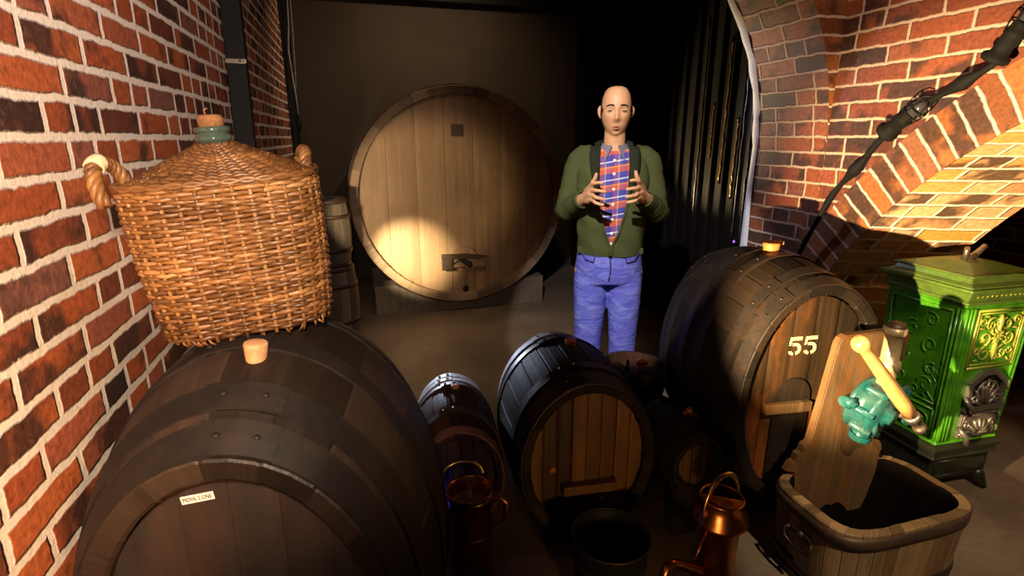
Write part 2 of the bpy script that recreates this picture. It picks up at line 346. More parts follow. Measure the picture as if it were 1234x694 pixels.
# arch in the right wall
def circ3(p, q, r):
    (ax, ay), (bx, by), (cx, cy) = p, q, r
    d = 2 * (ax * (by - cy) + bx * (cy - ay) + cx * (ay - by))
    ux = ((ax * ax + ay * ay) * (by - cy) + (bx * bx + by * by) * (cy - ay) + (cx * cx + cy * cy) * (ay - by)) / d
    uy = ((ax * ax + ay * ay) * (cx - bx) + (bx * bx + by * by) * (ax - cx) + (cx * cx + cy * cy) * (bx - ax)) / d
    return ux, uy, sqrt((ax - ux) ** 2 + (ay - uy) ** 2)
acx, acy, ar = circ3((2.06, .873), (1.769, 1.244), (1.384, 1.549))
def apt(rr, a): return (acx + rr * cos(a), acy + rr * sin(a))
a_s = atan2(.80 - acy, 2.09 - acx); a_e = pi - a_s
NA = 48; RT = .205
angs = [a_s + (a_e - a_s) * i / NA for i in range(NA + 1)]
inner = [apt(ar, a) for a in angs]; outer = [apt(ar + RT, a) for a in angs]
YS, ZS = inner[0]; YE, ZE = inner[-1]
m = MB()
# ring: u runs along each voussoir, v along the arc
m.grid([[(XR - .004, y, z) for y, z in inner], [(XR - .004, y, z) for y, z in outer]], uv=lambda r, c: (.02 + r * RT, c * (a_e - a_s) / NA * (ar + RT * .5)), mi=1, smooth=False)
# soffit and the two jambs, splayed through the wall
DX, DY = .45, -.20
path = [(YS, 0.0)] + [(YS, ZS * k / 6) for k in range(1, 6)] + inner + [(YE, ZE * k / 6) for k in range(5, -1, -1)]
Ls = [0]
for p, q in zip(path, path[1:]): Ls.append(Ls[-1] + sqrt((p[0] - q[0]) ** 2 + (p[1] - q[1]) ** 2))
sof = [[(XR + DX * k / 4, y + DY * k / 4, z) for (y, z) in path] for k in range(5)]
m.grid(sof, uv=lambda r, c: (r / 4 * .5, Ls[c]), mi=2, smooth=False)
# wall above the ring and beside the opening, up to the vault
def top_fill(z1):
    a = [(XR, y, z) for y, z in outer]; b = [(XR, y, z1) for y, z in outer]
    st = len(m.f); bi = m.add(a + b); n = len(a)
    for i in range(n - 1):
        q = [bi + i, bi + i + 1, bi + n + i + 1, bi + n + i]
        m.face(q, [(m.v[k][1], m.v[k][2]) for k in q])
top_fill(2.75)
def yz_quad(y0, y1, z0, z1, x=XR):
    bi = m.add([(x, y0, z0), (x, y1, z0), (x, y1, z1), (x, y0, z1)]); m.face([bi, bi + 1, bi + 2, bi + 3], [(y0, z0), (y1, z0), (y1, z1), (y0, z1)])
yo, zo = outer[0]
bi = m.add([(XR, YS, 0), (XR, 2.70, 0), (XR, 2.70, 2.75), (XR, yo, 2.75), (XR, yo, zo), (XR, YS, ZS)])
m.face([bi + i for i in range(6)], [(m.v[bi + i][1], m.v[bi + i][2]) for i in range(6)])
yo2, zo2 = outer[-1]
bi = m.add([(XR, YE, 0), (XR, YE, ZE), (XR, yo2, zo2), (XR, yo2, 2.75), (XR, -2.2, 2.75), (XR, -2.2, 0)])
m.face([bi + i for i in range(6)], [(m.v[bi + i][1], m.v[bi + i][2]) for i in range(6)])
# back of the wall round the opening
bpts = [(XR + DX, y + DY, z) for y, z in path]
bi = m.add(bpts + [(XR + DX, y, 2.75) for _, y, z in bpts]); n = len(bpts)
for i in range(n - 1):
    q = [bi + i, bi + i + 1, bi + n + i + 1, bi + n + i]
    m.face(q, [(m.v[k][1], m.v[k][2]) for k in q])
# the transverse rib that springs from the wall: end face towards the room, curved underside
RR, RZ = 1.2, 1.45
def rib_x(z): return XR - .006 - (RR - sqrt(max(0.0, RR * RR - max(0, z - RZ) ** 2)))
zs = [1.2 + i * .05 for i in range(24)]; Y0, Y1 = 2.20, 2.68
m.grid([[(rib_x(z) if z > RZ else XR - .002, y, z) for y in (Y0, (Y0 + Y1) / 2, Y1)] for z in zs], uv=lambda r, c: (Y0 + c * (Y1 - Y0) / 2 + .06, zs[r]), smooth=False, mi=0)
m.grid([[(rib_x(z) if z > RZ else XR - .002, Y0, z), (XR + .01, Y0, z)] for z in zs], uv=lambda r, c: (.01 + c * (XR + .01 - rib_x(zs[r])), zs[r]), smooth=False, mi=1)
m.grid([[(rib_x(z) if z > RZ else XR - .002, Y1, z), (XR + .15, Y1, z)] for z in [0, .6] + zs], uv=lambda r, c: (c * .2, r * .05), smooth=False, mi=0)
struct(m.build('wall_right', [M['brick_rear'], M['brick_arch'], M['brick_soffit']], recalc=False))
# pale plaster edge of the rib
m = MB()
prof = [(XR - .004, z) for z in (0, .3, .6, .9, 1.2, RZ)] + [(rib_x(z), z) for z in zs if z > RZ]
def wob(z): return .004 * sin(z * 31) + .003 * sin(z * 77 + 1)
m.grid([[(x - .004 + wob(z), Y1 - .012 + wob(z * 1.7), z), (x - .012 + wob(z), Y1 + .004, z), (x - .008 + wob(z * 1.3), Y1 + .035, z), (x + .03, Y1 + .045, z), (x + .05, Y1 + .01, z)] for x, z in prof], smooth=True)
struct(m.build('trim_1', M['plaster']))

m = MB(); m.grid([[(-1.0, -2.2, 0), (4.2, -2.2, 0)], [(-1.0, 6.2, 0), (4.2, 6.2, 0)]], smooth=False); struct(m.build('floor', M['floor']))
m = MB()
m.box((1.6, .25, 2.82), (5.2, 4.9, .1), bev=.01); m.box((.9, 4.45, 2.96), (3.6, 3.5, .12), bev=.01)
m.box((.9, 5.85, 2.84), (3.2, .14, .14), bev=.02)
struct(m.build('ceiling', M['ceiling']))
m = MB(); m.grid([[(-1.0, 6, 0), (2.8, 6, 0)], [(-1.0, 6, 3), (2.8, 6, 3)]], uv=lambda r, c: (c * 3.8, r * 3.), smooth=False)
m.grid([[(-1.0, 6.1, 0), (2.8, 6.1, 0)], [(-1.0, 6.1, 3), (2.8, 6.1, 3)]], smooth=False); struct(m.build('wall_back', M['rearwall']))
# black panelled wall behind the rib on the right, with upright battens
m = MB(); m.grid([[(2.42, 2.70, 0), (2.42, 6, 0)], [(2.42, 2.70, 3), (2.42, 6, 3)]], smooth=False)
y = 2.98
while y < 5.9:
    m.box((2.405, y, 1.5), (.03, .05, 2.98), bev=.008); y += .135
struct(m.build('wall_rear_right', M['panel']))
m = MB(); m.box((3.95, 1.0, 1.4), (.12, 6, 2.8), bev=.01); struct(m.build('wall_niche', M['brick_rear']))
m = MB(); m.box((-.60, 5.81, 1.5), (.14, .34, 3.0), bev=.012); struct(m.build('trim_2', M['ceiling']))

# strips on the battens: gold ones stand in for lamp glints, others silvered
for k, (yy, z0, z1, g) in enumerate([(3.25, 1.19, 2.12, 1), (3.385, 1.36, 1.72, 1), (3.115, 1.10, 1.62, 1), (3.52, .9, 2.28, 0), (2.98, .84, 2.2, 0), (3.055, .84, 2.2, 0)]):
    m = MB(); n = 22
    for sg in (-1, 1):
        pass
    pts = [(2.384 - .002 * sin(i * 2.1), yy + .003 * sin(i * 1.7 + k), z0 + (z1 - z0) * i / n) for i in range(n + 1)]
    m.tube(pts, [.0055 + .0015 * sin(i * 2.9 + k) for i in range(n + 1)], 6)
    o = m.build('metal_strip', M['gold'] if g else M['silver_strip'])
    tag(o, ['long gold strip, brightest on the black panelled wall', 'short gold strip left of the brightest gold strip', 'gold strip right of the brightest gold strip',
            'dull silver strip, leftmost on the black panelled wall', 'dull silver strip, rightmost, next to the white plaster edge', 'dull silver strip, second from the white plaster edge'][k], 'strip', 'upright strips on the black wall')
m = MB(); m.box((2.37, 2.985, .836), (.03, .022, .035), bev=.004); o = m.build('indicator_light', None or M['black'])
tag(o, 'small violet indicator light low on the black panelled wall', 'light')
t = NT('violet_led'); t.set((.1, .02, .3), .4); t.b.inputs['Emission Color'].default_value = (.35, .12, 1, 1); t.b.inputs['Emission Strength'].default_value = 1.6
l_ = MB(); l_.lathe([(.0, .0), (.008, .001), (.009, .004), (.004, .009), (.0, .010)], 14, Matrix.Translation((2.355, 2.985, .836)) @ Matrix.Rotation(-pi / 2, 4, 'Y'))
lo = l_.build('lens', t.m, o)

# ------------------------------------------------------------------ barrels
def ell(a, r, e): return r * cos(a), r * sin(a) * e
def plank_head(mb, r, e, y, n, dy=.0, mi=0, slant=0.0, jit=.0015, gap=.0012, seed=1):
    rnd = random.Random(seed); w = 2 * r / n
    for i in range(n):
        gp = gap * min(1, jit / .0015); x0, x1 = -r + i * w + (gp if i else 0), -r + (i + 1) * w - (gp if i < n - 1 else 0); tn = rnd.random(); yy = y + rnd.uniform(-jit, jit)
        cols = 7; rows = 9; P = []
        for k in range(rows):
            row = []
            for j in range(cols):
                x = x0 + (x1 - x0) * j / (cols - 1); h = e * sqrt(max(0, r * r - x * x)) if abs(x) < r else 0
                z = -h + 2 * h * k / (rows - 1)
                row.append((x, yy + (2 * jit if j in (0, cols - 1) else 0), z))
            P.append(row)
        mb.grid(P, uv=lambda rr, c: (c / (cols - 1) * w + i * .3, P[min(rr, rows - 1)][min(c, cols - 1)][2]), tint=tn, smooth=False, mi=mi)
def hoop_mesh(L, rh, rb, e, s0, s1, lap=None, th=.004, rivets=True):
    mb = MB(); n = 72
    def R(s): return rb - (rb - rh) * s * s
    ss = [s0, s0, s0, s1, s1, s1]; dr = [-.004, th, th, th, th, -.004]
    rows = []
    for s, d in zip(ss, dr):
        row = []
        for k in range(n):
            a = 2 * pi * k / n; w = .0012 * sin(3 * a + s * 9)
            x = (R(s) + d + w) * cos(a); z = (R(s) * e + d + w) * sin(a); row.append((x, s * L / 2, z))
        rows.append(row)
    for i_ in (0, 2, 4):
        mb.grid(rows[i_:i_ + 2], close_u=True, tint=.5, smooth=True, uv=lambda r, c: (c / n * 2 * pi * rb, ss[min(r + i_, 5)] * L / 2))
    if lap is not None:        # overlapping riveted end
        w0, w1 = lap, lap + .42
        P = []
        for s, d in zip((s0, s0, (s0 + s1) / 2, s1, s1), [0, th * 1.8, th * 1.8, th * 1.8, 0]):
            P.append([((R(s) + d) * cos(w0 + (w1 - w0) * k / 10), s * L / 2 * (1 if k < 9 else (.995 if abs(s) > 0 else 1)), (R(s) * e + d) * sin(w0 + (w1 - w0) * k / 10)) for k in range(11)])
        mb.grid(P, smooth=False)
        if rivets:
            for q in (.25, .75):
                a = w0 + (w1 - w0) * q; s = (s0 + s1) / 2; r = R(s) + th * 2.2
                c = V((r * cos(a), s * L / 2, (R(s) * e + th * 2.2) * sin(a))); nrm = V((cos(a) * e, 0, sin(a))).normalized()
                Mx = Matrix.Translation(c) @ nrm.to_track_quat('Z', 'Y').to_matrix().to_4x4()
                mb.lathe([(.006, -.001), (.006, .001), (.004, .003), (.0, .0035)], 10, Mx)
    return mb
def barrel(name, label, group, c, yaw, L, rh, rb, e, nst, hoops, mats, chime=.03, depth=.035, nplank=7, bung=None, seed=1, cat='barrel', lap0=1.5):
    rnd = random.Random(seed)
    root = thing(name, label, cat, (c[0], c[1], c[2] - rb * e), (0, 0, -radians(yaw)), group)
    off = Matrix.Translation((0, 0, rb * e))
    def R(s): return rb - (rb - rh) * s * s
    m = MB(); ns = 19; gq = mats.get('g', .0035)
    for k in range(nst):
        a0 = 2 * pi * k / nst; a1 = 2 * pi * (k + 1) / nst; tn = rnd.random(); da = (a1 - a0); g = gq; jit = rnd.uniform(-.3, .45) * gq
        aa = [a0, a0 + da * .06, a0 + da * .5, a1 - da * .06, a1]; gg = [-g, jit, jit, jit, -g]
        P = []
        for i in range(ns):
            s = -1 + 2 * i / (ns - 1)
            P.append([((R(s) + q) * cos(a), s * L / 2, (R(s) * e + q) * sin(a)) for a, q in zip(aa, gg)])
        # end rings: flat chime then bevel inwards
        for end in (0, -1):
            s = -1 if end == 0 else 1; y = s * L / 2
            ring = [[((rh + q - dd) * cos(a), y - s * yy, (rh * e + q - dd) * sin(a)) for a, q in zip(aa, gg)] for dd, yy in ((.004, -.003), (chime, 0.0), (chime + .006, .006), (chime + .004, depth + .01))]
            if end == 0: P = ring[::-1] + P
            else: P = P + ring
        n2 = len(P)
        m.grid(P, uv=lambda r, cc: (k * .41 + [0, .06, .5, .94, 1][min(cc, 4)] * da * rb, P[min(r, n2 - 1)][0][1]), tint=tn, smooth=False)
    m.xf(off); m.build('staves', mats['stave'], root)
    m = MB(); plank_head(m, rh - chime, e, -L / 2 + depth, nplank, seed=seed + 5, jit=mats.get('jit', .0015)); m.xf(off); hd = m.build('head', mats['head'], root)
    m = MB(); plank_head(m, rh - chime, e, L / 2 - depth, nplank, seed=seed + 9); m.xf(off); m.build('rear_head', mats['head'], root)
    for i, (s0, s1) in enumerate(hoops):
        hm = hoop_mesh(L, rh, rb, e, s0, s1, lap=lap0 + rnd.uniform(-.12, .12), th=mats.get('th', .004)); hm.xf(off)
        ho = hm.build('hoop', mats['hoop'] if not callable(mats['hoop']) else mats['hoop'](i), root)
    if bung:
        s, a, r, h = bung; rr = R(s)
        p = off @ V((rr * cos(a), s * L / 2, rr * e * sin(a))); nrm = V((cos(a) * e, 0, sin(a))).normalized()
        Mx = Matrix.Translation(p) @ nrm.to_track_quat('Z', 'Y').to_matrix().to_4x4()
        m = MB(); m.lathe([(r * .8, -.02), (r * .92, 0), (r * 1.05, h * .8), (r, h * .96), (r * .9, h), (0, h)], 20, Mx); m.build('bung', mats.get('bung', M['cork']), root)
    return root, off
def cradle(label, loc, yaw, width, thick, height, barrel_r, e, cz, mat='timber_dark', group='cradle beams under the barrels', hole=None):
    if mat == 'timber_dark': height = cz - e * barrel_r + .010; width *= .7
    # a beam with a saddle cut to the barrel's curve; cz: height of the barrel's axis above the floor
    top = height; pts = [(-width / 2, 0), (width / 2, 0), (width / 2, top)]
    n = 18
    for i in range(n + 1):
        x = width / 2 * .86 * (1 - 2 * i / n); zz = cz - e * sqrt(max(0, barrel_r ** 2 - x * x)) - .006 if abs(x) < barrel_r else top
        pts.append((x, min(top, zz)))
    pts.append((-width / 2, top))
    m = MB(); m.prism(pts, -thick / 2, thick / 2, bev=.004)
    o = m.build('cradle_beam', M[mat]); o.location = loc; o.rotation_euler = (0, 0, -radians(yaw))
    o['kind'] = 'thing'; return tag(o, label, 'beam', group)

def H(*a): return list(a)
LB = dict(c=(-.205, 1.133, .612), yaw=8.2, L=.61, rh=.272, rb=.350, e=1.5)
left, off = barrel('oval_barrel', 'large dark oval wine barrel with a white label, under the wicker demijohn', 'big wine barrels', **LB, nst=19,
    hoops=[(-1.0, -.84), (-.78, -.63), (-.36, -.24), (.24, .36), (.63, .78), (.84, 1.0)],
    mats=dict(stave=M['stave_dark'], head=M['head_dark'], hoop=M['iron_dark'], th=.004, g=.0018, jit=.0003), chime=.036, depth=.03, nplank=6, bung=(-.42, pi / 2 - .06, .020, .028), seed=3, lap0=1.35)
hd = [c for c in left.children if c.name.startswith('head')][0]
def text_mesh(body, size, depth, name, mat, parent, Mx, bold=0.0):
    cu = bpy.data.curves.new(name, 'FONT'); cu.body = body; cu.size = size; cu.extrude = depth; cu.offset = bold; cu.align_x = 'CENTER'; cu.align_y = 'CENTER'
    tmp = bpy.data.objects.new(name + '_src', cu); COL.objects.link(tmp)
    dg = bpy.context.evaluated_depsgraph_get(); me = bpy.data.meshes.new_from_object(tmp.evaluated_get(dg))
    bpy.data.objects.remove(tmp); me.transform(Mx); me.materials.clear(); me.materials.append(mat)
    o = bpy.data.objects.new(name, me); COL.objects.link(o); o.parent = parent; return o
RX = Matrix.Rotation(pi / 2, 4, 'X')
lm = Matrix.Translation((-.047, -LB['L'] / 2 + .03 - .0025, .846)) @ Matrix.Rotation(-.14, 4, 'Y')
m = MB(); m.box((0, 0, 0), (.052, .0015, .0145), bev=.0004, M=lm); lb = m.build('label_plate', M['label'], left); lb['label'] = 'small white printed label'
text_mesh('MOVK 2 ONE', .0105, .0003, 'lettering', M['ink'], lb, lm @ Matrix.Translation((0, -.0012, 0)) @ RX @ Matrix.Diagonal((.72, 1, 1, 1)))
for yy, lab in ((-.2, 'black timber beam under the front of the labelled oval barrel'), (.2, 'black timber beam under the rear of the labelled oval barrel')):
    Mx = left.matrix_basis; p = Matrix.Rotation(-radians(LB['yaw']), 4, 'Z') @ V((0, yy, 0))
    s = yy / (LB['L'] / 2); rr = LB['rb'] - (LB['rb'] - LB['rh']) * s * s
    cradle(lab, (LB['c'][0] + p.x, LB['c'][1] + p.y, 0), LB['yaw'], .60, .09, .17, rr, 1.5, LB['c'][2])

BB = dict(c=(1.60, 1.784, .549), yaw=5.5, L=.642, rh=.298, rb=.337, e=1.5)
b55, off55 = barrel('oval_barrel', 'large brown oval barrel with 55 stencilled on its orange-stained head', 'big wine barrels', **BB, nst=24,
    hoops=[(-1.0, -.84), (-.76, -.62), (-.26, -.10), (.12, .28), (.62, .76), (.84, 1.0)],
    mats=dict(stave=M['stave_black'], head=M['head_stained'], hoop=M['iron'], th=.005, bung=M['bung_red']), chime=.032, depth=.03, nplank=6, seed=11, bung=(.02, pi / 2 + .02, .032, .035), lap0=1.9)
m = MB(); m.box((.03, .03, 1.5 * .337 * 2 + .028), (.05, .035, .018), bev=.006); m.build('bung_wedge', M['cork'], b55)
FY = -BB['L'] / 2 + .03
zc = BB['rb'] * 1.5
# stencilled digits
def five(cx, cz, w, h):
    m = MB(); t_ = .016; y0, y1 = FY - .0030, FY - .0018
    def poly(pts): m.prism([(cx + px * w, cz + pz * h) for px, pz in pts], y0, y1)
    poly([(-.28, .30), (.48, .30), (.48, .5), (-.22, .5)])
    poly([(-.44, .5), (-.27, .5), (-.33, .06), (-.5, .02)])
    arc = [(-.24 + .0, .02), (-.24, .17)]
    out = []; inn = []
    for i in range(9):
        a = pi / 2 - i * (pi * .93) / 8
        out.append((.02 + .46 * cos(a), -.165 + .335 * sin(a))); inn.append((.0 + .22 * cos(a), -.165 + .165 * sin(a)))
    poly([(-.24, .16)] + out + inn[::-1] + [(-.24, .01)])
    poly([(-.5, -.28), (-.26, -.26), (-.16, -.36), (-.10, -.345), (-.10, -.5), (-.22, -.49), (-.44, -.42)])
    return m
for i, cx in enumerate((-.030, .033)):
    d = five(cx - .045, .762 - BB['c'][2] + zc, .052, .072); o = d.build('stencil_digit', M['stencil'], b55); o['label'] = 'cream stencilled digit 5'
# small door with crossbar at the foot of the head
m = MB(); arcp = [(-.075 * cos(a), .035 + .075 * sin(a)) for a in [pi * i / 16 for i in range(17)]]
zd = .545 - BB['c'][2] + zc
m.prism([(x - .06, z + zd - .02) for x, z in [(-.075, -.30)] + arcp + [(.075, -.30)]], FY - .010, FY - .0012, bev=.002, tint=.2); dr = m.build('door', M['stave_brown'], b55)
m = MB(); m.box((-.085, FY - .022, zd - .02), (.19, .024, .04), bev=.004, tint=.5); m.build('crossbar', M['board_wood'], dr)
for yy, lab in ((-.21, 'black timber beam under the front of the barrel marked 55'), (.21, 'black timber beam under the rear of the barrel marked 55')):
    p = Matrix.Rotation(-radians(BB['yaw']), 4, 'Z') @ V((0, yy, 0)); s = yy / (BB['L'] / 2)
    cradle(lab, (BB['c'][0] + p.x, BB['c'][1] + p.y, 0), BB['yaw'], .46, .08, .12, BB['rb'] - (BB['rb'] - BB['rh']) * s * s, 1.5, BB['c'][2])

MBp = dict(c=(.73, 1.784, .393), yaw=4.8, L=.513, rh=.240, rb=.266, e=1.25)
mid, offm = barrel('barrel', 'medium dark barrel with a brown plank head, in front of the standing man', 'small barrels on the floor', **MBp, nst=22,
    hoops=[(-1.0, -.74), (-.62, -.48), (.46, .6), (.74, 1.0)],
    mats=dict(stave=M['stave_brown'], head=M['head_brown'], hoop=lambda i: M['iron_grey'] if i == 3 else M['iron'], th=.005, bung=M['bung_red']), chime=.026, depth=.03, nplank=8, bung=(.18, pi / 2 - .05, .022, .020), seed=21)  # rear hoop given a paler colour to look lit
FM = -MBp['L'] / 2 + .03; zm = MBp['rb'] * 1.25
m = MB(); m.box((.01, FM - .018, zm - .105), (.20, .034, .035), M=Matrix.Rotation(0, 4, 'Z'), bev=.004, tint=.6); ld = m.build('ledge', M['head_brown'], mid)
m = MB()
m.box((-.035, FM - .003, zm - .155), (.10, .006, .07), bev=.001, tint=.2)
for k in range(4): m.box((-.07 + k * .024, FM - .007, zm - .155), (.016, .010, .07), bev=.002, tint=.3 + .15 * k)
m.build('slat_panel', M['head_brown'], mid)
m = MB(); m.box((.075, FM - .006, zm - .15), (.03, .012, .075), bev=.003, tint=.8); m.build('side_block', M['head_brown'], mid)
m = MB(); m.tube([(.045, FM - .002, zm - .165), (.045, FM - .06, zm - .165)], [.012, .009], 12); m.tube([(.045, FM - .045, zm - .165), (.045, FM - .047, zm - .125)], [.006, .008], 10); m.build('tap', M['iron'], mid)
m = MB(); m.lathe([(.013, 0), (.012, .004), (.006, .008), (0, .009)], 14, Matrix.Translation((-.125, FM - .001, zm - .03)) @ Matrix.Rotation(pi / 2, 4, 'X')); m.build('peg', M['bung_red'], mid)

SB = dict(c=(.288, 1.836, .357), yaw=5.5, L=.478, rh=.147, rb=.164, e=1.25)
small, offs = barrel('barrel', 'small reddish barrel with a worn pinkish front hoop, beside the labelled oval barrel', 'small barrels on the floor', **SB, nst=18,
    hoops=[(-1.0, -.86), (-.5, -.36), (.4, .52), (.62, .76), (.82, 1.0)],
    mats=dict(stave=M['stave_small'], head=M['stave_small'], hoop=lambda i: M['hoop_pink'] if i == 0 else (M['iron_grey'] if i >= 3 else M['iron_brown']), bung=M['bung_red']), chime=.016, depth=.025, nplank=6, bung=(.30, pi / 2 - .05, .016, .010), seed=31)  # two rear hoops paler than the rest, rim light put into their colour

RB = dict(c=(1.141, 1.667, .331), yaw=4.5, L=.368, rh=.096, rb=.122, e=1.1)
rs, offr = barrel('barrel', 'smallest dark keg with a wooden tap on top, left of the barrel marked 55', 'small barrels on the floor', **RB, nst=14,
    hoops=[(-1.0, -.82), (-.66, -.5), (.5, .66), (.82, 1.0)], mats=dict(stave=M['stave_brown'], head=M['head_small'], hoop=M['iron']), chime=.014, depth=.02, nplank=5, seed=41)
m = MB(); zt = 2 * .122 * 1.1; m.box((.03, -.03, zt - .004), (.045, .022, .022), bev=.005); m.tube([(.03, -.03, zt), (.034, -.035, zt + .024)], [.011, .013], 10); m.tube([(.045, -.03, zt + .0), (.075, -.045, zt - .02)], [.008, .006], 8)
m.build('wooden_tap', M['bung_red'], rs)
def stand(label, b, width, h):
    for yy, w in ((-.3, 'front'), (.3, 'rear')):
        p = Matrix.Rotation(-radians(b['yaw']), 4, 'Z') @ V((0, yy * b['L'], 0)); s = yy * 2
        cradle(label % w, (b['c'][0] + p.x, b['c'][1] + p.y, 0), b['yaw'], width, .06, h, b['rb'] - (b['rb'] - b['rh']) * s * s, b['e'], b['c'][2])
stand('black timber beam under the %s of the medium plank-headed barrel', MBp, .36, .12)
stand('black timber block under the %s of the small reddish barrel', SB, .22, .20)
stand('black timber block under the %s of the smallest dark keg', RB, .16, .24)

# the great cask
CK = dict(c=(.827, 5.08, 1.0), yaw=.9, L=1.1, rh=.90, rb=.93, e=1.0)
ck, offc = barrel('great_cask', 'huge pale oak cask with a round upright head, lit by a spotlight', None, **CK, nst=44,
    hoops=[(-.93, -.82), (-.62, -.5), (.5, .62), (.82, .93)], mats=dict(stave=M['cask_stave'], head=M['cask_head'], hoop=M['iron_brown'], th=.005), chime=.062, depth=.06, nplank=7, seed=51, cat='cask')
FC = -CK['L'] / 2 + .06; zk = CK['rb']
def ckp(x, z): return (x - CK['c'][0], z - CK['c'][2] + zk)
m = MB(); x, z = ckp(.845, .275); m.prism([(x - .185, z - .14), (x + .185, z - .14), (x + .185, z + .13), (x - .185, z + .13)], FC - .022, FC - .002, bev=.004, tint=.8)
m.v = m.v; dr = m.build('door', M['cask_head'], ck)
for xx in (-.105, .095):
    mm = MB(); mm.box((x + xx, FC - .022, z - .005), (.004, .006, .27), bev=.001); mm.build('seam', M['darkplate'], dr)
m = MB(); m.box((x, FC - .04, z + .165), (.36, .04, .075), bev=.005, tint=.75); m.build('clamp_bar', M['cask_head'], dr)
m = MB(); m.prism([(x + .12 * cos(pi * i / 14), z + .20 + .10 * sin(pi * i / 14)) for i in range(15)], FC - .03, FC - .003, bev=.003, tint=.95); m.build('door_top', M['cask_head'], dr)
m = MB(); m.prism([(x - .20, z + .255), (x + .02, z + .25), (x + .20, z + .225), (x + .20, z + .215), (x + .0, z + .205), (x - .20, z + .22)], FC - .085, FC - .055, bev=.004)
m.box((x - .155, FC - .072, z + .165), (.09, .024, .10), bev=.004); m.build('iron_bar', M['darkplate'], dr)
m = MB(); m.tube([(x - .06, FC - .03, z + .22), (x + .03, FC - .12, z + .165), (x + .05, FC - .13, z + .155)], [.022, .018, .024], 10); m.tube([(x - .11, FC - .06, z + .16), (x - .06, FC - .075, z + .19), (x, FC - .075, z + .195), (x + .06, FC - .06, z + .165)], .006, 6); m.build('screw_handle', M['iron'], dr)
m = MB(); m.lathe([(.0, 0), (.026, 0), (.028, .003), (.024, .006), (.0, .005)], 18, Matrix.Translation((x + .012, FC - .022, z - .075)) @ Matrix.Rotation(pi / 2, 4, 'X')); m.build('tap_hole', M['black'], dr)
x, z = ckp(.817, 1.552); m = MB(); m.box((x, FC - .006, z), (.10, .010, .095), bev=.003); m.build('plate', M['darkplate'], ck)
pl = cradle('grey timber beam cradling the front of the huge oak cask', (CK['c'][0], 4.72, 0), .9, 1.52, .20, .255, CK['rb'], 1.0, 1.0, 'timber', 'cradle beams under the great cask')
pl2 = cradle('grey timber beam cradling the rear of the huge oak cask', (CK['c'][0], 5.45, 0), .9, 1.52, .20, .255, CK['rb'], 1.0, 1.0, 'timber', 'cradle beams under the great cask')

# two upright kegs stacked left of the cask
def keg(label, loc, r, h, seed):
    rnd = random.Random(seed); root = thing('keg', label, 'keg', loc, (0, 0, .3), 'stacked upright kegs'); n = 16; m = MB()
    for k in range(n):
        a0 = 2 * pi * k / n; da = 2 * pi / n; aa = [a0, a0 + da * .07, a0 + da * .5, a0 + da * .93, a0 + da]; gg = [-.003, 0, 0, 0, -.003]; P = []
        for i in range(11):
            s = -1 + 2 * i / 10; rr = r * (1 - .17 * s * s); P.append([((rr + q) * cos(a), (rr + q) * sin(a), h / 2 + s * h / 2) for a, q in zip(aa, gg)])
        rr = r * .83; P += [[((rr - .016) * cos(a), (rr - .016) * sin(a), h) for a in aa], [((rr - .018) * cos(a), (rr - .018) * sin(a), h - .025) for a in aa]]
        m.grid(P, uv=lambda rr_, c: (k * .3 + [0, .07, .5, .93, 1][min(c, 4)] * da * r, rr_ * h / 11), tint=rnd.random(), smooth=False)
    m.build('staves', M['timber'], root)
    m = MB(); m.lathe([(0, h - .022), (r * .83 - .014, h - .022)], 24); m.build('lid', M['timber'], root)
    m = MB(); m.lathe([(0, .003), (r * .83 - .004, .003)], 24); m.build('bottom', M['timber'], root)
    for s in (-.93, -.5, .5, .93):
        rr = r * (1 - .17 * s * s) + .004; hh = .016; z = h / 2 + s * h / 2; m = MB()
        m.lathe([(rr - .006, z - hh), (rr + .001, z - hh), (rr + .002, z), (rr + .001, z + hh * .9), (rr - .006, z + hh * .9)], 32); m.build('hoop', M['iron_brown'], root)
keg('upright dark keg on the floor left of the huge cask', (-.245, 4.22, 0), .185, .565, 1)
keg('smaller upright keg standing on another keg, left of the huge cask', (-.245, 4.22, .566), .165, .50, 2)

# round tub with a raised rim behind the smallest keg
root = thing('round_tub', 'small round tub with a raised rim and wooden tap, at the feet of the man', 'tub', (1.150, 2.06, 0))
root.scale = (.88, .88, 1.0)
m = MB(); rnd = random.Random(5); n = 18; r0, r1, h = .135, .165, .50
for k in range(n):
    a0 = 2 * pi * k / n; da = 2 * pi / n; aa = [a0, a0 + da * .06, a0 + da * .5, a0 + da * .94, a0 + da]; gg = [-.003, 0, 0, 0, -.003]
    prof = [(r0, 0), (r0 + .02, .12), (r1, .27), (r1 - .004, .40), (r1 - .008, .50), (r1 - .020, .502), (r1 - .024, .44)]
    m.grid([[((r + q) * cos(a), (r + q) * sin(a), z) for a, q in zip(aa, gg)] for r, z in prof], uv=lambda r, c: (k * .3 + c * .012, prof[min(r, 6)][1]), tint=rnd.random(), smooth=False)
m.build('staves', M['stave_small'], root)
m = MB(); plank_head(m, .142, 1, 0, 6, seed=8); m.xf(Matrix.Translation((0, 0, .455)) @ Matrix.Rotation(-pi / 2, 4, 'X')); m.build('lid', M['stave_small'], root)
for z, rr in ((.485, .160), (.40, .163), (.15, .152)):
    m = MB(); m.lathe([(rr - .004, z - .018), (rr + .005, z - .018), (rr + .006, z), (rr + .005, z + .016), (rr - .004, z + .016)], 40); m.build('hoop', M['iron_brown'], root)
m = MB(); m.tube([(.03, -.03, .452), (.032, -.034, .50), (.034, -.036, .525)], [.012, .014, .012], 10); m.tube([(.006, -.03, .512), (.06, -.045, .512)], [.012, .010], 8); m.tube([(.034, -.04, .51), (.032, -.075, .47)], [.009, .007], 8); m.build('wooden_tap', M['bung_red'], root)
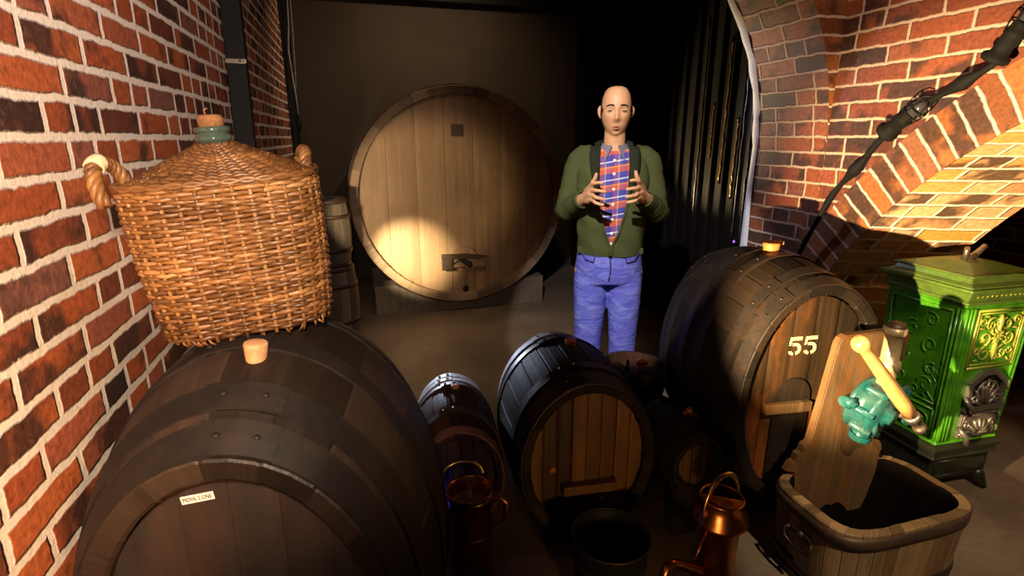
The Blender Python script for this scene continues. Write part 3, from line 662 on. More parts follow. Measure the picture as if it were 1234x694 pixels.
m = MB(); m.tube([(-.03, .0, .452), (-.03, -.005, .52)], [.010, .007], 8); m.build('peg', M['black'], root)

# ------------------------------------------------------------------ trough with hand pump
tub = thing('pump_trough', 'pale weathered half-barrel trough carrying a wooden board with a teal hand pump', 'trough', (1.645, 1.225, 0))
def sup(a, w, d, p):
    c, s = cos(a), sin(a); return (w * abs(c) ** (2 / p) * (1 if c > 0 else -1), d * abs(s) ** (2 / p) * (1 if s > 0 else -1))
TW, TD, TP = .292, .185, 4.2
def trim_(z): return .93 + .07 * (z / .31)
m = MB(); rnd = random.Random(4); NS = 34
per = []
K = 720; pts = [sup(2 * pi * i / K, 1 * TW, 1 * TD, TP) for i in range(K + 1)]
Lc = [0]
for p, q in zip(pts, pts[1:]): Lc.append(Lc[-1] + sqrt((p[0] - q[0]) ** 2 + (p[1] - q[1]) ** 2))
def at_len(l):
    l = l % Lc[-1]; import bisect
    i = max(1, bisect.bisect_left(Lc, l)); f = (l - Lc[i - 1]) / max(1e-9, Lc[i] - Lc[i - 1])
    return (pts[i - 1][0] + (pts[i][0] - pts[i - 1][0]) * f, pts[i - 1][1] + (pts[i][1] - pts[i - 1][1]) * f)
for k in range(NS):
    l0 = Lc[-1] * k / NS; dl = Lc[-1] / NS; ll = [l0, l0 + dl * .05, l0 + dl * .35, l0 + dl * .65, l0 + dl * .95, l0 + dl]; g = [.988, 1, 1, 1, 1, .988]
    P = []
    for z in (0, .06, .12, .18, .24, .285, .306):
        P.append([(at_len(l)[0] * trim_(z) * q, at_len(l)[1] * trim_(z) * q, z) for l, q in zip(ll, g)])
    def inn(l, dd, z):
        x, y = at_len(l); r = sqrt(x * x + y * y); f = 1 - dd / r * (1.0 + .25 * (abs(x) / TW)); return (x * f, y * f, z)
    dzr = rnd.uniform(-.0015, .0015)
    P.append([inn(l, .004, .311 + dzr) for l in ll]); P.append([inn(l, .030, .311 + dzr) for l in ll])
    m.grid(P, uv=lambda r, c: (k * .37 + [0, .05, .35, .65, .95, 1][min(c, 5)] * dl, P[min(r, 8)][0][2]), tint=rnd.random(), smooth=False)
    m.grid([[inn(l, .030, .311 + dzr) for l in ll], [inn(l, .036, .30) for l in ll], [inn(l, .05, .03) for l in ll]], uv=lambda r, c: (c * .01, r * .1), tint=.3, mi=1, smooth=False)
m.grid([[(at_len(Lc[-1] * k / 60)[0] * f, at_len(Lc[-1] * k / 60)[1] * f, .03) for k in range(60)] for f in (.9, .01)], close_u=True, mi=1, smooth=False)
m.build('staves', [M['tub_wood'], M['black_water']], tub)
def tub_band(z0, z1, name, mat):
    m = MB(); n = 120; rows = []
    for z, o in ((z0, -.003), (z0, .004), ((z0 + z1) / 2, .005), (z1, .004), (z1, -.003)):
        rows.append([(x * trim_(z) * (1 + o / .22), y * trim_(z) * (1 + o / .16), z) for x, y in [at_len(Lc[-1] * k / n) for k in range(n)]])
    m.grid(rows, close_u=True, smooth=True); m.build(name, mat, tub)
tub_band(.252, .296, 'hoop', M['iron_brown']); tub_band(.045, .085, 'hoop', M['iron']); tub_band(.004, .034, 'hoop', M['iron'])
m = MB(); xl = -TW * trim_(.2) - .006
m.box((xl, -.01, .205), (.012, .085, .018), bev=.004)
m.lathe([(.016, 0), (.014, .006), (.006, .012), (0, .013)], 16, Matrix.Translation((xl - .004, -.01, .205)) @ Matrix.Rotation(-pi / 2, 4, 'Y'))
m.tube([(xl, .035, .205), (xl - .012, .048, .195), (xl - .014, .045, .165), (xl - .016, .0, .152), (xl - .014, -.065, .165), (xl - .012, -.068, .195), (xl, -.055, .205)], .006, 8)
m.build('handle', M['iron'], tub)
tx, ty = tub.location.x, tub.location.y
def T(x, y, z): return V((x - tx, y - ty, z))
# board
B = [(1.550, .815), (1.560, .833), (1.578, .842), (1.845, .842), (1.868, .815), (1.856, .70), (1.802, .505), (1.792, .45), (1.802, .415), (1.832, .392), (1.846, .362), (1.838, .335), (1.838, .10), (1.445, .10), (1.445, .325), (1.412, .335), (1.428, .366), (1.445, .372), (1.450, .398), (1.468, .405), (1.474, .432), (1.494, .44), (1.500, .470), (1.520, .60)]
m = MB(); m.prism([(x - tx, z) for x, z in B], 1.366 - ty, 1.398 - ty, bev=.004, tint=.55); board = m.build('backboard', M['board_wood'], tub)
# wing pump
m = MB(); pc = T(1.690, 1.366, .585); ax = V((.22, -1, -.18)).normalized()
PM = Matrix.Translation(pc) @ ax.to_track_quat('Z', 'Y').to_matrix().to_4x4()
m.lathe([(.0, -.0), (.098, 0), (.102, .008), (.102, .018), (.090, .022), (.090, .072), (.096, .075), (.098, .083), (.090, .092), (.060, .100), (.030, .106), (.028, .118), (.0, .120)], 48, PM)
for k in range(7):
    a = 2 * pi * k / 7 + .3; c = PM @ V((.093 * cos(a), .093 * sin(a), .078))
    Mx = Matrix.Translation(c) @ ax.to_track_quat('Z', 'Y').to_matrix().to_4x4()
    m.lathe([(.014, -.05), (.014, .008), (.009, .010), (.009, .018), (0, .019)], 8, Mx)
for sgn in (1,):       # curved raised rib across the cover
    m.tube([PM @ V((.075 * cos(a) + .02, .075 * sin(a) - .015, .096 - .01 * abs(a - 3.6))) for a in [2.2 + i * .18 for i in range(14)]], .011, 8)
m.tube([T(1.62, 1.35, .605), T(1.585, 1.335, .612), T(1.572, 1.33, .612)], [.018, .017, .020], 10)      # left lug
m.lathe([(.022, 0), (.022, .012), (.012, .016), (.012, .024), (0, .025)], 6, Matrix.Translation(T(1.585, 1.32, .612)) @ ax.to_track_quat('Z', 'Y').to_matrix().to_4x4())
m.tube([PM @ V((0, 0, .02)) + V((.06, 0, .06)), T(1.80, 1.31, .625), T(1.822, 1.305, .632)], [.028, .022, .025], 10)
m.tube([T(1.775, 1.31, .57), T(1.80, 1.28, .55), T(1.80, 1.26, .548)], [.028, .024, .028], 10)
pump = m.build('pump_body', M['teal'], tub); pump['label'] = 'teal painted cast iron wing pump'
m = MB(); m.tube([T(1.672, 1.33, .515), T(1.655, 1.315, .478), T(1.652, 1.313, .462)], [.032, .030, .034], 14); m.lathe([(.036, 0), (.038, .01), (.036, .022)], 18, Matrix.Translation(T(1.654, 1.314, .468)) @ Matrix.Rotation(.2, 4, 'X')); m.build('outlet', M['teal'], pump)
m = MB()
prof = [(.036, .645), (.036, .675), (.030, .68), (.030, .715), (.036, .718), (.037, .735), (.036, .75), (.028, .755), (.0275, .845), (.034, .848), (.037, .856), (.036, .870), (.030, .874), (.026, .885), (0, .889)]
m.lathe(prof, 28, Matrix.Translation(T(1.735, 1.325, 0)))
pp = m.build('pipe', M['brass_dull'], pump)
m = MB(); m.lathe([(.029, .86), (.031, .872), (.026, .889), (0, .893)], 20, Matrix.Translation(T(1.735, 1.325, 0))); m.build('pipe_cap', M['iron_brown'], pp)
for q in range(4):
    m = MB(); a = q * pi / 2 + .4; m.lathe([(.006, 0), (.006, .006), (.003, .008), (0, .008)], 8, Matrix.Translation(T(1.735 + .034 * cos(a), 1.325 + .034 * sin(a), .735)) @ Matrix.Rotation(-a, 4, 'Z') @ Matrix.Rotation(pi / 2, 4, 'Y'))
    m.build('screw', M['brass_dull'], pp)
h0 = T(1.482, 1.247, .886); h1 = T(1.745, 1.219, .590); h2 = T(1.800, 1.214, .545); hd_ = (h1 - h0).normalized()
m = MB(); Lh = (h1 - h0).length; prof = [(0, 0), (.016, .002), (.026, .012), (.029, .026), (.026, .040), (.0195, .052), (.0185, .075), (.021, .16), (.024, .26), (.024, .33), (.021, Lh - .004), (0, Lh)]
m.lathe(prof, 28, Matrix.Translation(h0) @ hd_.to_track_quat('Z', 'Y').to_matrix().to_4x4(), tint=.6); lev = m.build('lever', M['handle_wood'], pump); lev['label'] = 'yellow wooden lever handle'
m = MB(); m.lathe([(.0, -.004), (.024, -.004), (.027, .004), (.025, .014), (.020, .018), (.020, .032), (.016, .034), (.014, .056), (.020, .058), (.021, .074), (.013, .078), (.010, .090), (0, .091)], 20, Matrix.Translation(h1) @ hd_.to_track_quat('Z', 'Y').to_matrix().to_4x4())
m.tube([h2 + V((-.01, .0, .012)), h2 + V((-.03, .05, .018)), T(1.745, 1.27, .575)], [.014, .012, .016], 10); m.build('lever_socket', M['steel'], lev)

# ------------------------------------------------------------------ green stove
st = thing('stove', 'green enamelled cast iron stove on a black base, under the brick arch', 'stove', (2.405, 1.60, 0), (0, 0, -.035))
def rect_loft(mb, lv, tint=.5, mi=0, cap0=True, cap1=True, bev=.006):
    rows = []
    for z, w, d in lv:
        b = min(bev, w * .4, d * .4); row = []
        for sx_, sy_ in ((-1, -1), (1, -1), (1, 1), (-1, 1)):
            cx, cy = sx_ * (w - b), sy_ * (d - b)
            a0 = {(-1, -1): pi, (1, -1): 1.5 * pi, (1, 1): 0, (-1, 1): .5 * pi}[(sx_, sy_)]
            for q in range(4): a = a0 + q * pi / 6; row.append((cx + b * cos(a), cy + b * sin(a), z))
        rows.append(row)
    bi = mb.grid(rows, close_u=True, smooth=False, tint=tint, mi=mi)
    n = 16
    if cap0: mb.face([bi + k for k in range(n)][::-1], None, tint, mi)
    if cap1: mb.face([bi + (len(rows) - 1) * n + k for k in range(n)], None, tint, mi)
W0, D0 = .160, .160            # half sizes of the body at the bottom
W1, D1 = .178, .168            # and at the top
m = MB(); rect_loft(m, [(.255, W0, D0), (.262, W0 + .006, D0 + .006), (.272, W0, D0), (.86, W1, D1), (.868, W1 + .006, D1 + .006), (.878, W1 + .002, D1 + .002)]); body = m.build('body', M['green'], st)
m = MB()
rect_loft(m, [(.872, W1 + .004, D1 + .004), (.880, W1 + .016, D1 + .016), (.886, W1 + .016, D1 + .016), (.892, W1 + .006, D1 + .006), (.900, W1 + .010, D1 + .010), (.925, W1 + .022, D1 + .022), (.932, W1 + .034, D1 + .034), (.942, W1 + .034, D1 + .034)], mi=0)
rect_loft(m, [(.942, W1 + .020, D1 + .020), (.948, W1 + .018, D1 + .018), (.958, W1 - .002, D1 - .002), (.974, W1 - .010, D1 - .010), (.980, W1 + .0, D1 + .0), (.986, W1 - .002, D1 - .002)], mi=0)
rect_loft(m, [(.985, W1 - .012, D1 - .012), (1.012, .075, .07), (1.018, .03, .028)], mi=0)
lid = m.build('cornice', M['green_top'], st)
m = MB(); m.tube([(-.05, -.03, 1.065), (-.022, -.012, 1.030), (-.018, 0, 1.012)], [.010, .012, .014], 10); m.tube([(.06, -.02, 1.072), (.03, -.01, 1.035), (.018, 0, 1.012)], [.010, .012, .014], 10)
m.tube([(-.022, -.012, 1.030), (0, -.01, 1.022), (.03, -.01, 1.035)], [.011, .012, .011], 10); m.lathe([(.028, 1.0), (.026, 1.018), (.012, 1.026), (0, 1.027)], 16); m.build('lid_handle', M['steel'], lid)
def yfr(z): return -(D0 + (D1 - D0) * (z - .27) / .59)
def xls(z): return -(W0 + (W1 - W0) * (z - .27) / .59)
# corner columns, frames and scrollwork
m = MB()
for dx in (.008, .026, .044):
    m.tube([(xls(z) + dx, yfr(z) - .003, z) for z in (.275, .45, .65, .858)], .0065, 8)
for dx in (.010, .028):
    m.tube([(-xls(z) - dx, yfr(z) - .002, z) for z in (.275, .45, .65, .858)], .0065, 8)
for dy in (.008, .024):
    m.tube([(xls(z) - .002, yfr(z) + dy, z) for z in (.275, .45, .65, .858)], .0055, 8)
m.build('corner_column', M['green'], body)
def frame(mb, x0, x1, z0, z1, r, off=.002):
    P = [(x0, z0), (x1, z0), (x1, z1), (x0, z1), (x0, z0)]
    for (ax_, az), (bx, bz) in zip(P, P[1:]): mb.tube([(ax_, yfr(az) - off, az), (bx, yfr(bz) - off, bz)], r, 6)
m = MB(); rnd = random.Random(12)
frame(m, -.105, .135, .60, .845, .005); frame(m, -.092, .122, .615, .832, .003)
def spiral(cx, cz, r, turns, dirn, a0, n=26):
    return [(cx + r * (1 - .8 * i / n) * cos(a0 + dirn * turns * 2 * pi * i / n), cz + r * (1 - .8 * i / n) * sin(a0 + dirn * turns * 2 * pi * i / n)) for i in range(n + 1)]
for s in (-1, 1):
    for (cx, cz, r, a0) in ((.045, .66, .034, 1.5), (.06, .725, .030, 4.4), (.040, .785, .030, 2.0), (.085, .80, .018, .5), (.085, .67, .018, 3.)):
        m.tube([(.015 + s * (x), yfr(z) - .003, z) for x, z in spiral(cx, cz, r, 1.25, s, a0)], [.0048 * (1 - .5 * i / 26) for i in range(27)], 6)
m.tube([(.015, yfr(z) - .004, z) for z in (.625, .68, .74, .80, .825)], [.004, .010, .006, .011, .004], 8)
for k in range(9):
    a = 2 * pi * k / 9; m.tube([(.015, yfr(.74) - .003, .735), (.015 + .022 * cos(a), yfr(.74) - .007, .735 + .022 * sin(a)), (.015 + .036 * cos(a), yfr(.74) - .003, .735 + .036 * sin(a))], [.003, .0065, .002], 6)
for k in range(26):
    x = .015 + rnd.uniform(-.1, .1); z = rnd.uniform(.625, .825); a = rnd.uniform(0, 6.3); m.tube([(x, yfr(z) - .001, z), (x + .012 * cos(a), yfr(z) - .005, z + .012 * sin(a)), (x + .022 * cos(a + .6), yfr(z) - .001, z + .022 * sin(a + .6))], [.002, .0045, .001], 6)
for k in range(14): m.lathe([(.008, -.002), (.007, .004), (0, .007)], 8, Matrix.Translation((-.15 + k * .0235, yfr(.87) - .010, .911)) @ Matrix.Rotation(pi / 2, 4, 'X'))
m.build('front_ornament', M['gold_green'], body)
m = MB()
def sframe(y0, y1, z0, z1, r):
    P = [(y0, z0), (y1, z0), (y1, z1), (y0, z1), (y0, z0)]
    for (a_, az), (b_, bz) in zip(P, P[1:]): m.tube([(xls(az) - .001, a_, az), (xls(bz) - .001, b_, bz)], r, 6)
sframe(-.125, .135, .43, .84, .005); sframe(-.125, .135, .29, .405, .005)
for (cy, cz, r, a0, d) in ((-.07, .50, .035, 0, 1), (-.08, .57, .03, 2, -1), (-.03, .46, .028, 4, 1), (.05, .50, .04, 1, -1), (.06, .60, .04, 3, 1), (-.06, .67, .035, 5, 1), (.03, .72, .04, 2, -1), (-.05, .78, .03, 1, 1), (-.08, .345, .035, 1, 1), (.0, .345, .04, 4, -1), (.08, .345, .035, 2, 1)):
    m.tube([(xls(z) - .001, y, z) for y, z in spiral(cy, cz, r, 1.3, d, a0)], [.0048 * (1 - .5 * i / 26) for i in range(27)], 6)
for k in range(3): m.tube([(xls(.5) - .001, -.11 + .012 * k + .03 * sin(z * 42 + k), z) for z in [.44 + .012 * i for i in range(14)]], .0035, 6)
m.build('side_ornament', M['green'], body)
# grey fret door and ash door
DXc = .028
m = MB(); y0 = yfr(.50) - .004
outl = [(-.098, .405), (.098, .405), (.098, .535), (.03, .588), (-.03, .588), (-.098, .535)]
inl = [(-.078, .428), (.078, .428), (.078, .525), (.022, .566), (-.022, .566), (-.078, .525)]
def plate_ring(mb, o_, i_, y0_, y1_):
    n = len(o_)
    for ya, yb in ((y0_, y1_),):
        mb.grid([[(x + DXc, ya, z) for x, z in o_], [(x + DXc, yb - .0, z) for x, z in o_], [(x + DXc, yb, z) for x, z in i_], [(x + DXc, ya, z) for x, z in i_]], close_u=True, smooth=False)
plate_ring(m, outl, inl, y0 + .004, y0 - .012)
for k in range(7):
    a = pi * (k + .5) / 7; m.tube([(DXc + .016 * cos(a), y0 - .008, .432 + .012 * sin(a)), (DXc + .045 * cos(a + .15), y0 - .011, .44 + .055 * sin(a + .1)), (DXc + .078 * cos(a), y0 - .008, .432 + .115 * sin(a) * (.8 if k in (0, 6) else 1))], [.006, .0075, .005], 8)
m.tube([(DXc + .05 * cos(2 * pi * i / 24), y0 - .009, .50 + .038 * sin(2 * pi * i / 24)) for i in range(24)], .005, 6, closed=True)
m.tube([(DXc + .024 * cos(2 * pi * i / 20), y0 - .010, .495 + .022 * sin(2 * pi * i / 20)) for i in range(20)], .005, 6, closed=True)
for s in (-1, 1): m.tube([(DXc + s * x, y0 - .009, z) for x, z in spiral(.055, .455, .022, 1.1, 1, 0)], .005, 6)
door = m.build('door', M['castgrey'], body); door['label'] = 'grey cast iron fretwork door'
m = MB(); m.prism([(x + DXc, z) for x, z in inl], y0 - .001, y0 + .006); m.build('door_backing', M['black'], door)
for z in (.435, .515):
    m = MB(); m.lathe([(.0, -.018), (.008, -.018), (.010, -.012), (.009, .012), (.005, .018), (0, .020)], 12, Matrix.Translation((DXc + .108, y0 - .006, z))); m.build('hinge', M['green_top'], door)
m = MB(); m.tube([(DXc - .105, y0 - .004, .475), (DXc - .112, y0 - .022, .46), (DXc - .095, y0 - .03, .44), (DXc - .078, y0 - .026, .415)], [.008, .009, .009, .012], 10); m.build('latch', M['castgrey'], door)
m = MB(); ya = yfr(.34) - .003
m.box((DXc, ya - .004, .340), (.196, .016, .112), bev=.004)
for k in range(7):
    a = pi * (k + .5) / 7; m.tube([(DXc, ya - .010, .30), (DXc + .035 * cos(a), ya - .018, .30 + .035 * sin(a)), (DXc + .066 * cos(a), ya - .012, .302 + .066 * sin(a))], [.003, .008, .004], 8)
for s in (-1, 1): m.tube([(DXc + s * x, ya - .013, z) for x, z in spiral(.068, .345, .018, 1.1, 1, 1)], .005, 6)
frame_z = [(DXc - .09, .292), (DXc + .09, .292), (DXc + .09, .388), (DXc - .09, .388)]
m.tube([(x, ya - .012, z) for x, z in frame_z], .004, 6, closed=True)
ash = m.build('ash_door', M['castgrey'], body)
for z in (.31, .372):
    m = MB(); m.lathe([(.0, -.014), (.008, -.014), (.010, 0), (.008, .014), (0, .016)], 12, Matrix.Translation((DXc + .106, ya - .006, z))); m.build('hinge', M['green_top'], ash)
m = MB(); m.tube([(DXc - .098, ya - .006, .335), (DXc - .105, ya - .028, .325), (DXc - .085, ya - .034, .305), (DXc - .07, ya - .032, .268)], [.009, .010, .010, .012], 10); m.tube([(DXc - .112, ya - .02, .31), (DXc - .08, ya - .03, .325)], [.006, .008], 8); m.build('latch', M['castgrey'], ash)
m = MB(); rect_loft(m, [(.075, .150, .150), (.085, .158, .158), (.185, .160, .160), (.190, .172, .172), (.198, .178, .178), (.206, .172, .172), (.228, .176, .176), (.234, .186, .184), (.246, .188, .186), (.254, .178, .176), (.258, .165, .164)]); base = m.build('base', M['stoveblack'], st)
m = MB(); frame_pts = [(-.135, .10), (.135, .10), (.135, .172), (-.135, .172)]
m.tube([(x, -.160, z) for x, z in frame_pts], .004, 6, closed=True); m.tube([(-.160, x, z) for x, z in frame_pts], .004, 6, closed=True); m.build('base_moulding', M['stoveblack'], base)
for sx_ in (-1, 1):
    for sy_ in (-1, 1):
        m = MB(); x, y = sx_ * .135, sy_ * .135
        m.tube([(x, y, .09), (x + sx_ * .012, y + sy_ * .012, .062), (x + sx_ * .022, y + sy_ * .024, .03), (x + sx_ * .034, y + sy_ * .036, .010)], [.030, .026, .019, .0095], 12); m.build('leg', M['stoveblack'], st)
m = MB(); m.lathe([(.007, 0), (.009, .02), (.013, .03), (.009, .042), (0, .044)], 12, Matrix.Translation((.158, -.10, .17)) @ Matrix.Rotation(pi / 2, 4, 'Y')); m.build('damper_knob', M['steel'], base)

# ------------------------------------------------------------------ copper vessels
can = thing('watering_can', 'copper can with an arched brass handle and bent spout, beside the trough', 'can', (1.045, 1.245, 0))
m = MB(); m.lathe([(0, .002), (.060, .002), (.064, .008), (.066, .05), (.063, .20), (.064, .295), (.070, .30), (.0865, .312), (.089, .318), (.086, .324), (.074, .362), (.066, .388), (.069, .392), (.067, .396), (.062, .39), (.070, .36), (.080, .322), (.062, .30), (.06, .02), (0, .015)], 44); m.build('body', M['copper'], can)
m = MB(); mo = [(.064 * cos(a), .064 * sin(a), .392 + .002 * sin(3 * a)) for a in [radians(150) + pi * i / 16 for i in range(17)]]
m.f = []; bi = m.add(mo + [(p[0], p[1], p[2] - .003) for p in mo]); n = len(mo); m.face([bi + i for i in range(n)]); m.face([bi + n + i for i in range(n)][::-1])
for i in range(n): m.face([bi + i, bi + (i + 1) % n, bi + n + (i + 1) % n, bi + n + i][::-1])
m.build('half_cover', M['copper'], can)
m = MB(); m.tube([(.079 * cos(a) * 1.0, .02 * cos(a), .338 + .135 * sin(a) ** .9) for a in [pi * i / 24 for i in range(25)]], [.006 + .004 * sin(pi * i / 24) for i in range(25)], 10, squash=(1, .75)); m.build('handle', M['brass'], can)
m = MB(); m.tube([(-.050, -.02, .120), (-.095, -.038, .165), (-.155, -.055, .212), (-.200, -.068, .246), (-.222, -.074, .254), (-.238, -.082, .240), (-.258, -.092, .196)], [.022, .019, .0155, .0145, .0145, .0145, .015], 14); m.build('spout', M['copper'], can)
m = MB(); m.tube([(-.060, -.02, .290), (-.120, -.046, .195)], .0042, 8); m.build('spout_strut', M['copper'], can)

jug = thing('copper_jug', 'tall copper jug with an open mouth, in front of the small reddish barrel', 'jug', (.262, 1.425, 0))
m = MB(); m.lathe([(0, .002), (.078, .002), (.082, .008), (.080, .05), (.072, .16), (.064, .30), (.066, .40), (.071, .444), (.074, .449), (.072, .453), (.067, .448), (.062, .40), (.060, .30), (.068, .16), (.075, .03), (0, .02)], 44); m.build('body', M['copper'], jug)
for z, r in ((.432, .0705), (.30, .0655), (.03, .082)):
    m = MB(); m.lathe([(r, z - .006), (r + .0025, z), (r, z + .006)], 44); m.build('band', M['brass'], jug)
m = MB()
m.tube([(-.012 + .068 * cos(a), .058 + .012 * sin(a), .452 + .052 * sin(a)) for a in [pi * i / 22 for i in range(23)]], [.0055] * 23, 10); m.build('bail', M['brass'], jug)
m = MB(); m.tube([(.070, -.005, .40), (.095, -.012, .405), (.112, -.016, .385), (.112, -.016, .35), (.098, -.012, .325), (.068, -.005, .31)], [.008, .0075, .0075, .0075, .0075, .008], 10, squash=(1.3, .8)); m.build('ear_handle', M['copper'], jug)
m = MB(); m.lathe([(.0605, .405), (.052, .409), (0, .410)], 36); m.build('inner_lid', M['copper_inside'], jug)

bk = thing('bucket', 'black round bucket with thin bright rim, in front of the plank-headed barrel', 'bucket', (.700, 1.325, 0))
bk.scale = (.85, .85, .90)
m = MB(); m.lathe([(0, .003), (.110, .003), (.114, .010), (.130, .14), (.146, .283), (.150, .286), (.150, .291), (.146, .292), (.142, .285), (.126, .14), (.106, .02), (0, .016)], 48); m.build('body', M['black'], bk)
m = MB(); m.tube([(.149 * cos(2 * pi * i / 48), .149 * sin(2 * pi * i / 48), .2925) for i in range(48)], .0034, 8, closed=True); m.build('rim', M['iron'], bk)
for z, r in ((.07, .1225), (.20, .1385)):
    m = MB(); m.lathe([(r - .002, z - .012), (r + .003, z - .012), (r + .003, z + .012), (r - .002, z + .012)], 48); m.build('hoop', M['iron'], bk)
# ------------------------------------------------------------------ wicker demijohn
dj = thing('demijohn', 'square-shouldered wicker-covered demijohn with a corked glass neck, leaning at the brick wall', 'demijohn', (-.232, 1.178, 1.141), (radians(1), radians(-4.2), radians(4)))
dj.scale = (.85, .85, .85)
rnd = random.Random(77)
BH = .335; NST = 36
def plan(a, w, d, p=3.0): return sup(a, w, d, p)
def wd(z): f = z / BH; return .178 + .020 * f + .006 * sin(pi * f), .142 + .014 * f + .006 * sin(pi * f)
# even angular spacing by arc length
KK = 600; pl_ = [plan(2 * pi * i / KK, .2, .16) for i in range(KK + 1)]; LL = [0]
for p, q in zip(pl_, pl_[1:]): LL.append(LL[-1] + sqrt((p[0] - q[0]) ** 2 + (p[1] - q[1]) ** 2))
def ang(f):
    l = (f % 1) * LL[-1]; lo = 0
    import bisect
    i = max(1, bisect.bisect_left(LL, l)); g = (l - LL[i - 1]) / max(1e-9, LL[i] - LL[i - 1]); return 2 * pi * (i - 1 + g) / KK
AT = [ang(i / (NST * 4)) for i in range(NST * 4)]
m = MB(); rows = 41
for r in range(rows):
    z0 = .006 + (BH - .012) * r / (rows - 1); w, d = wd(z0); ph = r % 2
    P = []
    for i, a in enumerate(AT):
        x, y = plan(a, w, d); nrm = V((x / w ** 2, y / d ** 2, 0)).normalized(); k = i / 4
        o = .0050 * cos(pi * (k + ph)) + rnd.uniform(-.0012, .0012); zz = z0 + .0022 * sin(k * .55 + r * .9) + rnd.uniform(-.0011, .0011)
        P.append((x + nrm.x * o, y + nrm.y * o, zz))
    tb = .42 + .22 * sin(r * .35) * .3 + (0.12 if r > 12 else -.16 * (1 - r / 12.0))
    cuts = []; i = rnd.randint(0, 20); N = len(P)
    i0 = i
    while i < N + i0:
        ln = rnd.randint(24, 60); j = min(i + ln, N + i0); seg = [P[q % N] for q in range(i, j + 1)]
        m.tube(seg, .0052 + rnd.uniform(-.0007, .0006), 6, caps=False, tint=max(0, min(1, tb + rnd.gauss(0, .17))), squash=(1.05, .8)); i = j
for s in range(NST):
    a = AT[s * 4]; P = []
    for k in range(9):
        z = -.004 + (BH + .008) * k / 8; w, d = wd(z); x, y = plan(a, w, d); P.append((x * 1.004, y * 1.004, z))
    m.tube(P, .0048, 6, tint=.55 + rnd.uniform(-.15, .3))
# loose ends at the foot
for k in range(46):
    a = rnd.uniform(0, 2 * pi); w, d = wd(0); x, y = plan(a, w, d); b = rnd.uniform(.01, .03); dx = rnd.uniform(-.02, .02)
    m.tube([(x * .99, y * .99, .008), (x * 1.0 + dx * .5, y * 1.0 - .002, -.004), (x * .99 + dx, y * 1.0, -.008 - b * .25)], [.0032, .003, .002], 5, tint=rnd.uniform(.2, .7))
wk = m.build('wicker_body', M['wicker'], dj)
# shoulder cone
m = MB(); CR = 29
def cone(f):     # f 0 at rim .. 1 at neck
    w0, d0 = wd(BH); e_ = 3.0 - f * 1.0
    return w0 * (1 - f) + .034 * f, d0 * (1 - f) + .034 * f, BH - .004 + .074 * (f ** 1.15) + .004 * sin(pi * f), e_
for r in range(CR):
    f = r / (CR - 1); w, d, z0, e_ = cone(f); P = []
    for i in range(0, len(AT), 2):
        a = AT[i]; x, y = plan(a, w, d, e_); o = .0042 * cos(pi * (i / 4 + r % 2)) ; P.append((x, y, z0 + o + rnd.uniform(-.001, .001)))
    i = rnd.randint(0, 9); i0 = i; N = len(P)
    while i < N + i0:
        j = min(i + rnd.randint(14, 34), N + i0); m.tube([P[q % N] for q in range(i, j + 1)], .0050, 6, caps=False, tint=max(0, min(1, .36 + rnd.gauss(0, .14)))); i = j
for s in range(0, NST):
    a = AT[s * 4]; P = []
    for k in range(8):
        f = k / 7; w, d, z, e_ = cone(f); x, y = plan(a, w, d, e_); P.append((x, y, z + .0015))
    m.tube(P, [.0042 * (1 - .5 * k / 7) for k in range(8)], 6, tint=.5 + rnd.uniform(-.2, .2))
w, d = wd(BH)
for k in range(2):
    m.tube([(plan(a, w + .004, d + .004)[0], plan(a, w + .004, d + .004)[1], BH + .002 + .004 * sin(i * .8 + k * pi)) for i, a in enumerate(AT)], .0055, 6, closed=True, tint=.4 + .1 * k)
m.build('wicker_shoulder', M['wicker'], dj)
m = MB(); rr_ = []
for k in range(8):
    z = -.003 + (BH + .002) * k / 7; w, d = wd(z); rr_.append([(plan(a, w - .009, d - .009)[0], plan(a, w - .009, d - .009)[1], z) for a in AT[::4]])
for k in range(7):
    w, d, z, e_ = cone(k / 6); rr_.append([(plan(a, w - .006, d - .006, e_)[0], plan(a, w - .006, d - .006, e_)[1], z - .005) for a in AT[::4]])
b0 = m.grid(rr_, close_u=True); m.face([b0 + k for k in range(len(rr_[0]))][::-1]); m.build('bottle', M['darkplate'], dj)
zn = BH + .064
m = MB(); m.lathe([(.033, zn - .01), (.031, zn), (.030, zn + .014), (.035, zn + .016), (.038, zn + .022), (.036, zn + .028), (.031, zn + .030), (.032, zn + .034), (.037, zn + .037), (.037, zn + .044), (.032, zn + .047), (.022, zn + .046), (.021, zn + .0)], 32); m.build('glass_neck', M['glass'], dj)
m = MB(); m.lathe([(.020, zn + .02), (.0225, zn + .046), (.026, zn + .050), (.0265, zn + .062), (.024, zn + .070), (.014, zn + .072), (0, zn + .070)], 20); m.tube([(-.006, -.004, zn + .068), (-.007, -.006, zn + .082), (.0, -.006, zn + .085)], .002, 6); m.build('cork', M['cork_dark'], dj)
def handle(cx, cy, rot, hw, hh, name='handle'):
    m = MB(); n = 30; base = []
    for i in range(n + 1):
        a = pi * i / n; base.append(V((hw * cos(a), 0, -.028 + (hh + .028) * sin(a) ** .75)))
    Mx = Matrix.Translation((cx, cy, BH - .006)) @ Matrix.Rotation(rot, 4, 'Z') @ Matrix.Rotation(radians(-14), 4, 'X')
    for k in range(4):
        P = []
        for i, p in enumerate(base):
            t_ = (base[min(n, i + 1)] - base[max(0, i - 1)]).normalized(); b = V((0, 1, 0)); nn = t_.cross(b); th = i * .75 + k * pi / 2
            P.append(Mx @ (p + (b * cos(th) + nn * sin(th)) * .0085))
        m.tube(P, .0075, 7, tint=.35 + .12 * k)
    o = m.build(name, M['wicker'], dj)
    return o, Mx, base
w, d = wd(BH)
hl, Mx, base = handle(-w - .004, -.035, radians(68), .046, .062)
